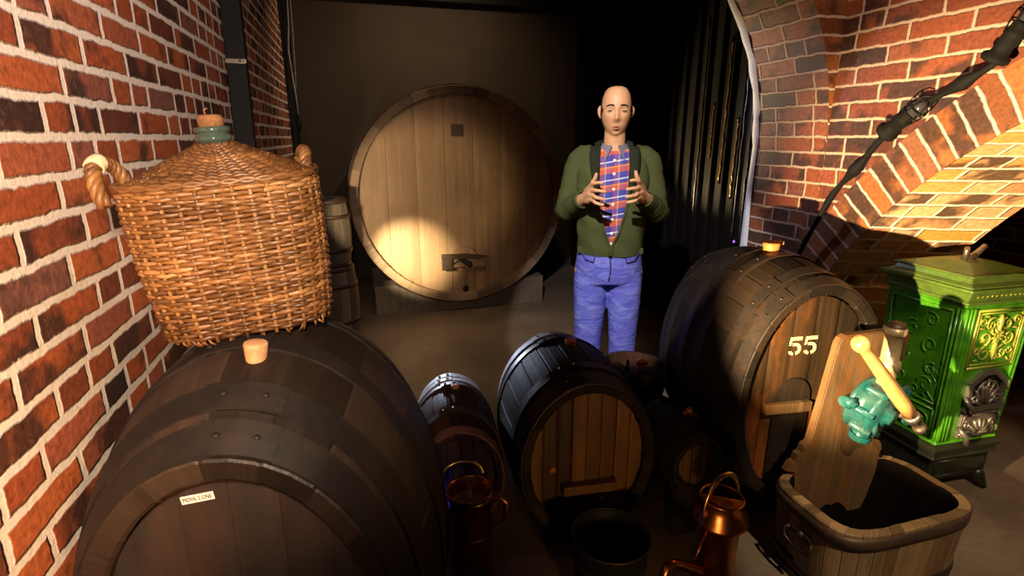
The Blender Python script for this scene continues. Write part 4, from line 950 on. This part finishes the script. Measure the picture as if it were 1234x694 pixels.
m = MB(); m.tube([Mx @ base[i] for i in range(15, 21)], .0185, 12, tint=.5); rg = m.build('binding', M['rag'], hl); rg['label'] = 'cream worn patch of the handle'
handle(w - .03, .05, radians(-80), .046, .050)

# ------------------------------------------------------------------ things on the walls
duct = thing('cable_duct', 'black upright cable duct fixed to the left brick wall', 'duct', (-.532, 2.90, 0), (radians(-6), 0, 0))
m = MB(); m.box((0, 0, 1.41), (.088, .06, 2.78), bev=.005); m.build('channel', M['black'], duct)
for z in (1.86, 2.19):
    m = MB(); m.box((0, -.033, z), (.094, .006, .022), bev=.002); m.lathe([(.006, 0), (.005, .004), (0, .005)], 10, Matrix.Translation((.02, -.037, z)) @ Matrix.Rotation(pi / 2, 4, 'X')); m.build('clip', M['steel'], duct)
hc = thing('hanging_cable', 'thin grey cable hanging down the corner beside the left brick wall', 'cable', (-.5, 5.58, 1.5))
m = MB(); m.tube([(.013, 0, 1.3), (-.0, 0, .98), (-.023, 0, .755), (-.01, 0, .50), (.001, 0, .368), (.005, 0, .20)], .006, 8); m.tube([(.035, .01, 1.3), (.03, .01, 1.0), (.02, .01, .70), (.008, .0, .42)], .004, 6); m.build('wire', M['iron_grey'], hc)
m = MB(); m.lathe([(.0, .06), (.010, .06), (.018, .08), (.022, .13), (.016, .16), (.008, .20), (0, .21)], 16, Matrix.Translation((.003, 0, 0))); m.build('plug', M['black'], hc)
fs = thing('festoon_cable', 'thick black cable hanging along the edge of the brick arch', 'cable', (2.13, 1.762, 1.564))
cp = [V(p) for p in [(2.145, 2.214, .925), (2.14, 2.166, 1.022), (2.13, 2.116, 1.112), (2.13, 2.045, 1.25), (2.13, 1.954, 1.358), (2.13, 1.856, 1.483), (2.13, 1.762, 1.564), (2.13, 1.66, 1.637), (2.13, 1.565, 1.688), (2.13, 1.468, 1.746), (2.135, 1.429, 1.82), (2.15, 1.405, 1.95), (2.16, 1.36, 2.2), (2.17, 1.3, 2.6)]]
o0 = fs.location
def smooth_path(P, k=6):
    out = []
    for i in range(len(P) - 1):
        p0, p1, p2, p3 = P[max(0, i - 1)], P[i], P[i + 1], P[min(len(P) - 1, i + 2)]
        for j in range(k):
            t_ = j / k; out.append(.5 * ((2 * p1) + (p2 - p0) * t_ + (2 * p0 - 5 * p1 + 4 * p2 - p3) * t_ ** 2 + (3 * p1 - p0 - 3 * p2 + p3) * t_ ** 3))
    return out + [P[-1]]
SP = [p - o0 for p in smooth_path(cp)]
m = MB(); m.tube(SP, .0115, 10); m.tube([p + V((.006 * cos(i * .5), .010 * sin(i * .5), .006)) for i, p in enumerate(SP[:44])], .006, 8); m.build('wire', M['rubber'], fs)
for i in (24, 48):
    m = MB(); p, q = SP[i - 1], SP[i + 1]; dd = (q - p).normalized(); Mx = Matrix.Translation((p + q) / 2) @ dd.to_track_quat('Z', 'Y').to_matrix().to_4x4()
    m.lathe([(.011, -.07), (.015, -.05), (.020, -.03), (.026, -.012), (.028, 0), (.024, .018), (.017, .04), (.011, .07)], 16, Mx); m.build('connector', M['rubber'], fs)
for i, nm in ((36, 0), (60, 1)):
    p, q = SP[i - 2], SP[i + 2]; dd = (q - p).normalized(); c = (p + q) / 2
    dd = V((0, -.72, .55)).normalized() if nm == 0 else V((0, -.55, .9)).normalized()
    lp = thing('lamp_holder', ['black caged lamp holder at the middle of the arch cable', 'black lamp holder on the arch cable near the upper right edge'][nm], 'lamp', o0 + c + V((-.012, 0, 0)), (0, 0, 0), 'lamp holders on the arch cable')
    Mx = dd.to_track_quat('Z', 'Y').to_matrix().to_4x4()
    m = MB(); m.lathe([(.0, -.085), (.040, -.085), (.044, -.078), (.044, -.066), (.030, -.058), (.026, -.03), (.030, -.026), (.030, .0), (.033, .004), (.033, .014), (.027, .02), (.026, .04)], 24, Mx); m.build('socket', M['rubber'], lp)
    m = MB(); m.lathe([(.020, .03), (.026, .05), (.029, .07), (.025, .092), (.012, .104), (0, .106)], 20, Mx); m.build('bulb', M['bulb_glass'], lp)
    m = MB()
    for k in range(6):
        a = 2 * pi * k / 6; m.tube([Mx @ V((r * cos(a), r * sin(a), z)) for r, z in ((.031, .01), (.036, .04), (.038, .07), (.030, .10), (.012, .116))], .0028, 6)
    for r, z in ((.037, .045), (.0375, .075)): m.tube([Mx @ V((r * cos(2 * pi * k / 20), r * sin(2 * pi * k / 20), z)) for k in range(20)], .0025, 6, closed=True)
    m.build('cage', M['rubber'], lp)

# ------------------------------------------------------------------ the standing man
man = thing('person', 'man in green cardigan, plaid shirt and blue jeans standing with hands raised', 'person', (1.185, 2.43, 0), (0, 0, radians(-23)))
def loft(mb, secs, n=36, cap=True):
    P = []
    for cx, cy, z, rx, ry, p in secs: P.append([(cx + sup(2 * pi * k / n, rx, ry, p)[0], cy + sup(2 * pi * k / n, rx, ry, p)[1], z) for k in range(n)])
    b = mb.grid(P, close_u=True)
    if cap: mb.face([b + k for k in range(n)][::-1]); mb.face([b + (len(P) - 1) * n + k for k in range(n)])
def remesh(mb, name, mat, parent, vox, smooth=4):
    me = bpy.data.meshes.new(name + '_src'); me.from_pydata(mb.v, [], mb.f)
    bm = bmesh.new(); bm.from_mesh(me); bmesh.ops.recalc_face_normals(bm, faces=bm.faces[:]); bm.to_mesh(me); bm.free()
    o = bpy.data.objects.new(name + '_src', me); COL.objects.link(o)
    r = o.modifiers.new('r', 'REMESH'); r.mode = 'VOXEL'; r.voxel_size = vox; r.use_smooth_shade = True
    if smooth: s_ = o.modifiers.new('s', 'SMOOTH'); s_.iterations = smooth; s_.factor = .5
    dg = bpy.context.evaluated_depsgraph_get(); dg.update()
    out = bpy.data.meshes.new_from_object(o.evaluated_get(dg)); bpy.data.objects.remove(o); bpy.data.meshes.remove(me)
    out.name = name; out.materials.clear(); out.materials.append(mat)
    for p in out.polygons: p.use_smooth = True
    ob = bpy.data.objects.new(name, out); COL.objects.link(ob); ob.parent = parent; return ob
HC = V((0, -.012, 1.613))
def head_pt(th, ph):
    # th: angle round z (0 = +x, -pi/2 = front), ph: latitude
    d = V((cos(ph) * cos(th), cos(ph) * sin(th), sin(ph)))
    rx, ry, rz = .0685, .092, .113
    x, y, z = d.x * rx, d.y * ry, d.z * rz
    if z > 0:
        k_ = (1 - min(1, sin(ph)) ** 2.9) ** (1 / 2.9) / max(.02, cos(ph)); k_ = min(k_, 1.6); x *= k_; y *= k_
    f = -d.y; lo = max(0, -z / rz)
    x *= 1 - .09 * lo ** 1.8; 
    if z < 0: y = y * (1 - .10 * lo) - .012 * lo * (1 if d.y < 0 else -1.6)
    if d.y < -.2: y += .006 * (1 - abs(d.x)) * (f - .2)      # flatter face
    def g(px, pz, sx, sz): return exp(-((x - px) / sx) ** 2 - ((z - pz) / sz) ** 2) if d.y < 0 else 0
    y -= .020 * g(0, -.032, .011, .016) + .013 * g(0, -.012, .008, .024) + .007 * g(0, .020, .045, .010)
    y -= .006 * (g(.013, -.036, .008, .008) + g(-.013, -.036, .008, .008))
    y += .011 * (g(.031, .002, .016, .011) + g(-.031, .002, .016, .011))
    y -= .006 * (g(.043, -.022, .02, .018) + g(-.043, -.022, .02, .018))
    y -= .0065 * g(0, -.066, .022, .006) + .006 * g(0, -.078, .018, .005) ; y += .004 * g(0, -.0715, .020, .003) + .004 * g(0, -.088, .02, .005)
    y -= .010 * g(0, -.103, .022, .012)
    return V((x, y, z)) + HC
m = MB(); R1, R2 = 60, 72
m.grid([[head_pt(2 * pi * j / R2, -pi / 2 + .02 + (pi - .04) * i / R1) for j in range(R2)] for i in range(R1 + 1)], close_u=True)
n0 = 0; m.face([k for k in range(R2)][::-1]); m.face([R1 * R2 + k for k in range(R2)])
for s in (-1, 1):   # ears
    P = []
    for i in range(9):
        a = pi * i / 8; P.append(HC + V((s * (.0655 + .007 * sin(a)), .012 + .010 * sin(a) * 1.0, -.03 + .062 * (i / 8))))
    m.tube(P, [.006, .010, .0125, .0135, .0145, .0155, .015, .012, .006], 10, squash=(.7, 1.1))
m.tube([(0, .012, 1.40), (0, .006, 1.46), (0, -.004, 1.52), (0, -.004, 1.55)], [.064, .052, .049, .047], 20)
SKIN = MB(); SKIN.v = list(m.v); SKIN.f = list(m.f)
m = SKIN; m.uv = []; m.t = []; m.mi = []; m.sm = []
TS = [(0, .005, .80, .150, .105, 2.3), (0, .0, .90, .158, .112, 2.3), (0, -.005, .98, .146, .112, 2.3), (0, -.012, 1.08, .142, .115, 2.3), (0, -.008, 1.2, .148, .114, 2.4), (0, 0, 1.32, .158, .108, 2.5), (0, .006, 1.40, .150, .090, 2.4), (0, .008, 1.44, .095, .066, 2.2), (0, .01, 1.46, .05, .05, 2)]
loft(m, TS)
SH = lambda s: V((s * .158, .012, 1.392)); EL = lambda s: V((s * .218, -.005, 1.155)); WR = lambda s: V((s * .128, -.195, 1.232 + (.012 if s > 0 else 0)))
for s in (-1, 1):
    sh, el, wr = SH(s), EL(s), WR(s)
    m.tube([sh + V((-s * .03, 0, .01)), sh, sh.lerp(el, .35), sh.lerp(el, .75), el, el.lerp(wr, .3), el.lerp(wr, .7), wr, wr + (wr - el).normalized() * .02], [.05, .052, .048, .042, .040, .040, .033, .026, .024], 16)
    m.tube([(s * .085, 0, .86), (s * .088, -.005, .70), (s * .090, -.008, .48), (s * .091, .012, .34), (s * .092, .02, .09)], [.086, .076, .054, .052, .036], 18)
    m.tube([(s * .092, .035, .055), (s * .097, -.03, .05), (s * .102, -.12, .035), (s * .104, -.17, .03)], [.036, .038, .034, .022], 14)
    # hand
    k = wr + V((-s * .024, -.070, .030)); up_ = V((s * .10, .12, .98)).normalized()
    for q in (-1.2, -.4, .4, 1.2):
        m.tube([wr + up_ * q * .010, wr.lerp(k, .5) + up_ * q * .021, k + up_ * q * .0235], [.0175, .0155, .0115], 10)
    m.tube([wr, wr.lerp(k, .45), k], [.022, .021, .015], 12)
    spec = [(1.2, .040, (.30, -.86, .40), (.78, -.60, .18), (.97, -.15, -.18)), (.4, .044, (.38, -.90, .12), (.85, -.50, -.05), (.98, .05, -.18)), (-.4, .041, (.42, -.88, -.14), (.88, -.42, -.18), (.97, .12, -.2)), (-1.2, .033, (.55, -.74, -.40), (.93, -.28, -.25), (.99, .05, -.1))]
    for q, ln, d1, d2, d3 in spec:
        p = k + up_ * q * .0235; pts_ = [p - V((-s * .0, -.012, 0)), p]
        for dd, l in ((d1, ln), (d2, ln * .68), (d3, ln * .52)):
            v = V((-s * dd[0], dd[1], dd[2])).normalized(); pts_.append(pts_[-1] + v * l)
        m.tube(pts_, [.0105, .0105, .0092, .0085, .0068], 10)
    tb = wr.lerp(k, .28) + up_ * .020
    pts_ = [tb - up_ * .012, tb, tb + V((-s * .020, -.022, .034)), tb + V((-s * .034, -.030, .064)), tb + V((-s * .040, -.034, .088))]
    m.tube(pts_, [.015, .0150, .0118, .0098, .0075], 10)
body_ = remesh(SKIN, 'body', M['skin'], man, .0048, 3)
# hair at the sides and back of the bald head
m = MB(); P = []
for i in range(14):
    ph = -.62 + 1.12 * i / 13; row = []
    for j in range(31):
        f = j / 30; a0 = -.50 + .60 * max(0, (i - 8) / 5.0) if i > 6 else -.20; th = a0 + (pi - 2 * a0) * f
        p = head_pt(th, ph); c = (p - HC); row.append(HC + c * (1.055 + .012 * sin(j * 5 + i * 3)) * (1.0))
    P.append(row)
Q = [[HC + (p - HC) * .97 for p in row] for row in P]
m.grid(P); m.grid(Q, flip=True); m.grid([P[0], Q[0]]); m.grid([P[-1], Q[-1]], flip=True); m.build('hair', M['hair'], man)
for s in (-1, 1):
    e = head_pt(-pi / 2 + s * .36, .02); c = V((s * .031, e.y + .006, HC.z + .002))
    m = MB(); m.lathe([(.012 * cos(a), .012 * sin(a)) for a in [-pi / 2 + pi * i / 10 for i in range(11)]], 16, Matrix.Translation(c) @ Matrix.Rotation(pi / 2, 4, 'X')); ey = m.build('eye', M['eye'], man)
    m = MB(); m.lathe([(.0055, .0105), (.0045, .0122), (0, .0128)], 14, Matrix.Translation(c + V((0, .0, -.001))) @ Matrix.Rotation(pi / 2, 4, 'X')); m.build('iris', M['iris'], ey)
    m = MB(); m.tube([c + V((x, -.0125 + .05 * abs(x) ** 1.2 * .6, .0045 - 18 * x * x)) for x in [-.014, -.007, 0, .007, .014]], .0028, 8); m.build('eyelid', M['skin'], ey)
    m = MB(); pts_ = []
    for q in range(7):
        x = s * (.013 + .036 * q / 6); z = .0225 + .006 * sin(pi * q / 6 * .9) - .004 * (q / 6); th = -pi / 2 + math.asin(max(-1, min(1, x / .0675))); p = head_pt(th, math.asin(z / .113)); pts_.append(p + V((0, -.001, 0)))
    m.tube(pts_, [.002, .0036, .004, .0038, .0034, .0028, .0016], 8); m.build('eyebrow', M['hair'], man)
def mouthpt(x, z): return head_pt(-pi / 2 + math.asin(x / .068), math.asin(z / .113))
for zc_, r in ((-.0685, .0034), (-.0762, .0042)):
    m = MB(); m.tube([mouthpt(x, zc_ + (.0022 if zc_ > -.07 else -.001) * cos(x * 90) - .0016 * (abs(x) / .02) ** 2 * (1 if zc_ > -.07 else -1)) for x in [-.021 + .042 * q / 10 for q in range(11)]], [.0008] + [r * (.55 + .45 * sin(pi * q / 10)) for q in range(1, 10)] + [.0008], 8); m.build('lip', M['lip'], man)
# shirt, jeans, cardigan, shoes
def sec_at(z, grow):
    for a, b in zip(TS, TS[1:]):
        if a[2] <= z <= b[2]:
            f = (z - a[2]) / (b[2] - a[2]); q = [a[i] + (b[i] - a[i]) * f for i in range(6)]; return q[0], q[1], z, q[3] + grow, q[4] + grow, q[5]
    return None
m = MB(); n = 48; zs_ = [.965 + .0233 * i for i in range(20)] + [1.43, 1.437]; P = []
for z in zs_:
    cx, cy, _, rx, ry, p = sec_at(z, .008); P.append([(cx + sup(2 * pi * k / n, rx, ry, p)[0], cy + sup(2 * pi * k / n, rx, ry, p)[1], z) for k in range(n)])
m.grid(P, close_u=True, uv=lambda r, c: (P[min(r, len(P) - 1)][c % n][0], P[min(r, len(P) - 1)][0][2])); shirt = m.build('shirt', M['plaid'], man)
def front_y(z, grow, x=0):
    s_ = sec_at(z, grow); return s_[1] - s_[4] * (1 - (abs(x) / s_[3]) ** s_[5]) ** (1 / s_[5])
for z in (1.395, 1.335, 1.265, 1.195, 1.125, 1.06, 1.01):
    m = MB(); m.lathe([(.0075, -.002), (.0075, .002), (.005, .004), (0, .0035)], 12, Matrix.Translation((0, front_y(z, .009), z)) @ Matrix.Rotation(pi / 2, 4, 'X')); m.build('button', M['button'], shirt)
m = MB(); m.box((0, front_y(1.2, .0085) + .002, 1.2), (.022, .004, .05), bev=.001)
m.v = []; m.f = []; m.uv = []; m.t = []; m.mi = []; m.sm = []
for s in (-1, 1):   # collar wings
    top = [V((s * .060 * cos(a), .004 - .066 * sin(a), 1.475 - .014 * sin(a))) for a in [-1.2, -.6, 0, .5, 1.0, 1.35]]
    bot = [V((s * .084 * cos(a), .006 - .084 * sin(a), 1.440 - .020 * max(0, sin(a)))) for a in [-1.2, -.6, 0, .5, 1.0]] + [V((s * .046, -.112, 1.385))]
    m.grid([top, bot], smooth=True); m.grid([[p + V((0, .003, -.002)) for p in top], [p + V((0, .004, -.001)) for p in bot]], smooth=True, flip=True)
m.build('collar', M['collar'], shirt)
m = MB(); loft(m, [(0, .005, .795, .145, .112, 2.3), (0, .004, .84, .160, .120, 2.3), (0, .0, .90, .164, .122, 2.3), (0, -.004, .955, .157, .120, 2.3), (0, -.005, .985, .154, .119, 2.3)])
for s in (-1, 1):
    m.tube([(s * .078, 0, .88), (s * .083, -.003, .80), (s * .086, -.006, .68), (s * .089, -.010, .50), (s * .090, -.008, .46), (s * .091, .005, .32), (s * .092, .012, .10), (s * .092, .012, .04)], [.090, .089, .083, .071, .070, .069, .064, .066], 20)
je = remesh(m, 'jeans', M['denim'], man, .009, 3)
m = MB(); bz = .972
m.tube([(sup(2 * pi * k / 60, .150, .115, 2.3)[0], -.005 + sup(2 * pi * k / 60, .150, .115, 2.3)[1], bz) for k in range(60)], .014, 8, closed=True, squash=(1, .35)); m.build('waistband', M['denim'], je)
m = MB(); m.tube([(0, -.126, .965), (.002, -.128, .92), (.004, -.126, .87), (0, -.112, .82)], .003, 6)
for s in (-1, 1): m.tube([(s * .135, -.085, .955), (s * .118, -.100, .925), (s * .08, -.118, .915), (s * .07, -.122, .955)], .003, 6)
m.build('seam', M['denim_dark'], je)
for s in (-1, 1):
    m = MB(); m.tube([(s * .092, .07, .05), (s * .092, .03, .058), (s * .097, -.04, .055), (s * .103, -.13, .042), (s * .105, -.185, .034), (s * .105, -.20, .03)], [.030, .043, .045, .043, .034, .015], 18, squash=(.95, 1.02))
    m.v = [(x, y, max(z, .002)) for x, y, z in m.v]; m.build('shoe', M['shoe'], man)
# cardigan: open front, sleeves to the wrists
m = MB()
def open_half(z):
    pts_ = [(.955, .004), (1.0, .006), (1.06, .030), (1.12, .050), (1.2, .066), (1.3, .072), (1.40, .074), (1.44, .070)]
    for a, b in zip(pts_, pts_[1:]):
        if a[0] <= z <= b[0]: return a[1] + (b[1] - a[1]) * (z - a[0]) / (b[0] - a[0])
    return .07
CS = [(0, -.004, .945, .156, .124, 2.4), (0, -.005, .975, .160, .128, 2.4), (0, -.010, 1.08, .164, .132, 2.4), (0, -.008, 1.2, .170, .131, 2.4), (0, 0, 1.30, .178, .125, 2.5), (0, .006, 1.37, .178, .112, 2.4), (0, .008, 1.41, .155, .096, 2.3), (0, .01, 1.44, .108, .085, 2.2), (0, .012, 1.458, .078, .070, 2.0)]
def csec(z):
    for a, b in zip(CS, CS[1:]):
        if a[2] <= z <= b[2]:
            f = (z - a[2]) / (b[2] - a[2]); return [a[i] + (b[i] - a[i]) * f for i in range(6)]
zz_ = [.945 + (1.455 - .945) * i / 30 for i in range(31)]; P = []; Q = []; edges = {1: [], -1: []}
for z in zz_:
    cx, cy, _, rx, ry, p = csec(z); oh = min(open_half(max(.955, z)), rx * .97); row = []; row2 = []
    yf = cy - ry * (1 - (oh / rx) ** p) ** (1 / p); a0 = atan2(0, 1)
    # find the parameter whose x is +-oh on the front side
    t0 = math.acos((oh / rx) ** (p / 2)); n = 52
    for k in range(n + 1):
        tt = -t0 + (pi + 2 * t0) * k / n
        x, y = sup(tt, rx, ry, p); fold = .0025 * sin(z * 60 + 4 * tt) + .002 * sin(9 * tt + z * 20)
        row.append((cx + x * (1 + fold / .16), cy + y * (1 + fold / .12), z)); row2.append((cx + x * (1 - .006 / rx), cy + y * (1 - .006 / ry), z))
    P.append(row); Q.append(row2); edges[1].append(V(row[0])); edges[-1].append(V(row[-1]))
m.grid(P); m.grid(Q, flip=True); m.grid([P[0], Q[0]]); m.grid([[r[0] for r in P], [r[0] for r in Q]]); m.grid([[r[-1] for r in P], [r[-1] for r in Q]])
for s in (-1, 1):
    sh, el, wr = SH(s), EL(s), WR(s); A = []; Rr = []
    ctr = [sh + V((-s * .06, .0, .012)), sh + V((-s * .02, 0, .006)), sh + V((s * .004, 0, -.015)), sh.lerp(el, .3) + V((s * .004, 0, 0)), sh.lerp(el, .6) + V((s * .004, 0, 0)), sh.lerp(el, .85), el + V((s * .002, .006, -.004)), el.lerp(wr, .15) + V((0, 0, -.004)), el.lerp(wr, .35), el.lerp(wr, .55), el.lerp(wr, .72), el.lerp(wr, .86)]
    rad = [.058, .064, .064, .060, .057, .056, .057, .055, .050, .045, .041, .040]
    path_ = smooth_path(ctr, 4); rr2 = []
    for i in range(len(path_)):
        f = i / 4; a = int(min(f, len(rad) - 1)); b = min(a + 1, len(rad) - 1); rr2.append((rad[a] + (rad[b] - rad[a]) * (f - a)) * (1 + .025 * sin(i * 1.9) + .02 * sin(i * .8 + s)))
    m.tube(path_, rr2, 22, caps=False); m.tube(path_[-6:][::-1], [r * .86 for r in rr2[-6:][::-1]], 22, caps=False); m.tube([path_[-1], path_[-1] + (path_[-1] - path_[-2]).normalized() * .004], [rr2[-1], rr2[-1] * .84], 22, caps=False)
card = m.build('cardigan', M['knit'], man)
m = MB()
for s in (-1, 1):
    E_ = edges[s]; top = E_[18:]; k = len(top)
    outer_ = [p + V((s * (.004 + .040 * sin(pi * min(1, (i + 1) / k) * .62)), -.008 - .004 * sin(pi * i / k), .004)) for i, p in enumerate(top)]
    inner_ = [p + V((-s * .006, -.006, 0)) for p in top]
    m.grid([inner_, [(a + b) / 2 + V((0, -.008, 0)) for a, b in zip(inner_, outer_)], outer_, [p + V((0, .014, 0)) for p in outer_]])
nb = [V((.078 * cos(a), .012 + .074 * sin(a), 1.462 + .012 * sin(a))) for a in [-.5 + (pi + 1.0) * i / 20 for i in range(21)]]
m.tube(nb, .016, 10); m.build('lapel', M['lapel'], card)
m = MB()
for s in (-1, 1):
    m.tube([p + V((0, -.004, 0)) for p in edges[s][:20]], .006, 8)
    c = V((s * .148, -.075, .968)); m.box(c, (.020, .010, .030), bev=.003)
m.build('trim', M['knit'], card)

# ------------------------------------------------------------------ camera and light
cam = bpy.data.cameras.new('camera'); co = bpy.data.objects.new('camera', cam); COL.objects.link(co)
cam.sensor_width = 36; cam.lens = 36 * 650 / 1234; cam.clip_start = .02
co.location = (0, 0, 1.5); co.rotation_euler = (pi / 2 - math.atan(182 / 650), 0, -radians(15.6)); SC.camera = co
def spot(name, loc, to, power, col, size, blend=.4, r=.03):
    L = bpy.data.lights.new(name, 'SPOT'); L.energy = power; L.color = col; L.spot_size = radians(size); L.spot_blend = blend; L.shadow_soft_size = r
    o = bpy.data.objects.new(name, L); COL.objects.link(o); o.location = loc; o.rotation_euler = (V(to) - V(loc)).to_track_quat('-Z', 'Y').to_euler(); return o
def point(name, loc, power, col, r=.05):
    L = bpy.data.lights.new(name, 'POINT'); L.energy = power; L.color = col; L.shadow_soft_size = r
    o = bpy.data.objects.new(name, L); COL.objects.link(o); o.location = loc; return o
WARM = (1, .72, .42); NEUT = (1, .84, .66)
spot('lamp_left_wall', (-.06, .02, 1.66), (-.58, 1.25, 1.32), 150, (1, .77, .55), 84, .8, .06)
spot('lamp_left_wall_low', (-.08, .12, 1.05), (-.58, .80, 1.12), 42, (1, .50, .18), 72, .8, .05)
spot('lamp_left_wall_upper', (.25, .5, 2.6), (-.58, 2.0, 1.9), 70, (1, .80, .76), 80, .9)
spot('lamp_arch', (.36, .86, .88), (2.27, 1.42, 1.08), 900, (1, .70, .36), 56, .5, .012)
spot('lamp_floor_low', (.62, .74, .34), (.80, 1.5, .44), 5, (1, .55, .2), 90, .7, .03)  # added fill, lifts the fronts of the low barrels
spot('lamp_right_wall', (1.0, 1.2, 2.6), (2.2, 2.0, 1.95), 44, (1, .62, .42), 46, .9)
spot('lamp_cask', (-.25, 3.45, .85), (.38, 4.6, .52), 620, (1, .83, .50), 31, 1.0, .02)
spot('lamp_cask_left', (-.3, 3.3, .95), (.40, 4.6, 1.0), 75, (1, .76, .44), 52, .5, .02)
spot('lamp_cask_wide', (.2, 3.0, 2.4), (.60, 4.6, 1.05), 26, (1, .70, .44), 50, .9)
spot('projector', (-.08, .60, 2.5), (1.19, 2.40, 1.10), 400, (1, .93, .93), 29, .2, .015)
spot('lamp_blue_small_barrel', (.27, 3.4, .60), (.29, 2.07, .46), 170, (.66, .76, 1), 14, .5, .015)  # added from behind so that only the rear hoops catch blue-white light
spot('lamp_blue_middle_barrel', (.34, 3.4, .72), (.60, 2.04, .58), 75, (.66, .76, 1), 16, .5, .015)  # added rim light for the rear of the middle barrel
spot('lamp_plaster_edge', (1.2, 3.5, 1.9), (2.2, 2.68, 1.5), 28, (.72, .76, 1), 60, .6, .02)  # added to brighten the plaster edge, stands in for projector spill
spot('lamp_rear_wall', (.9, 4.7, 2.86), (.6, 6.0, 1.6), 62, (1, .70, .42), 140, .9)  # added out of view to lift the back wall from black
spot('lamp_strips', (1.55, 4.1, .9), (2.4, 3.25, 1.65), 160, (1, .72, .35), 60, .6, .02)  # added to make the gold strips shine
spot('lamp_rear_floor', (.9, 3.3, 2.7), (.8, 3.7, 0), 70, (1, .74, .45), 56, .9)  # added overhead spot, brightens the floor before the cask
spot('lamp_stove_floor', (1.15, -.15, 2.25), (2.02, 1.16, .12), 230, (1, .76, .5), 40, .4, .02)  # separate spot added to brighten stove front, trough and floor
point('lamp_blue_floor', (.19, 1.62, .30), .22, (.05, .08, 1))
wd_ = bpy.data.worlds.new('world'); SC.world = wd_; wd_.use_nodes = True
wd_.node_tree.nodes['Background'].inputs[0].default_value = (1, .78, .6, 1); wd_.node_tree.nodes['Background'].inputs[1].default_value = .012
SC.view_settings.view_transform = 'Standard'; SC.view_settings.look = 'None'; SC.view_settings.exposure = 0; SC.view_settings.gamma = 1; SC.view_settings.use_curve_mapping = False
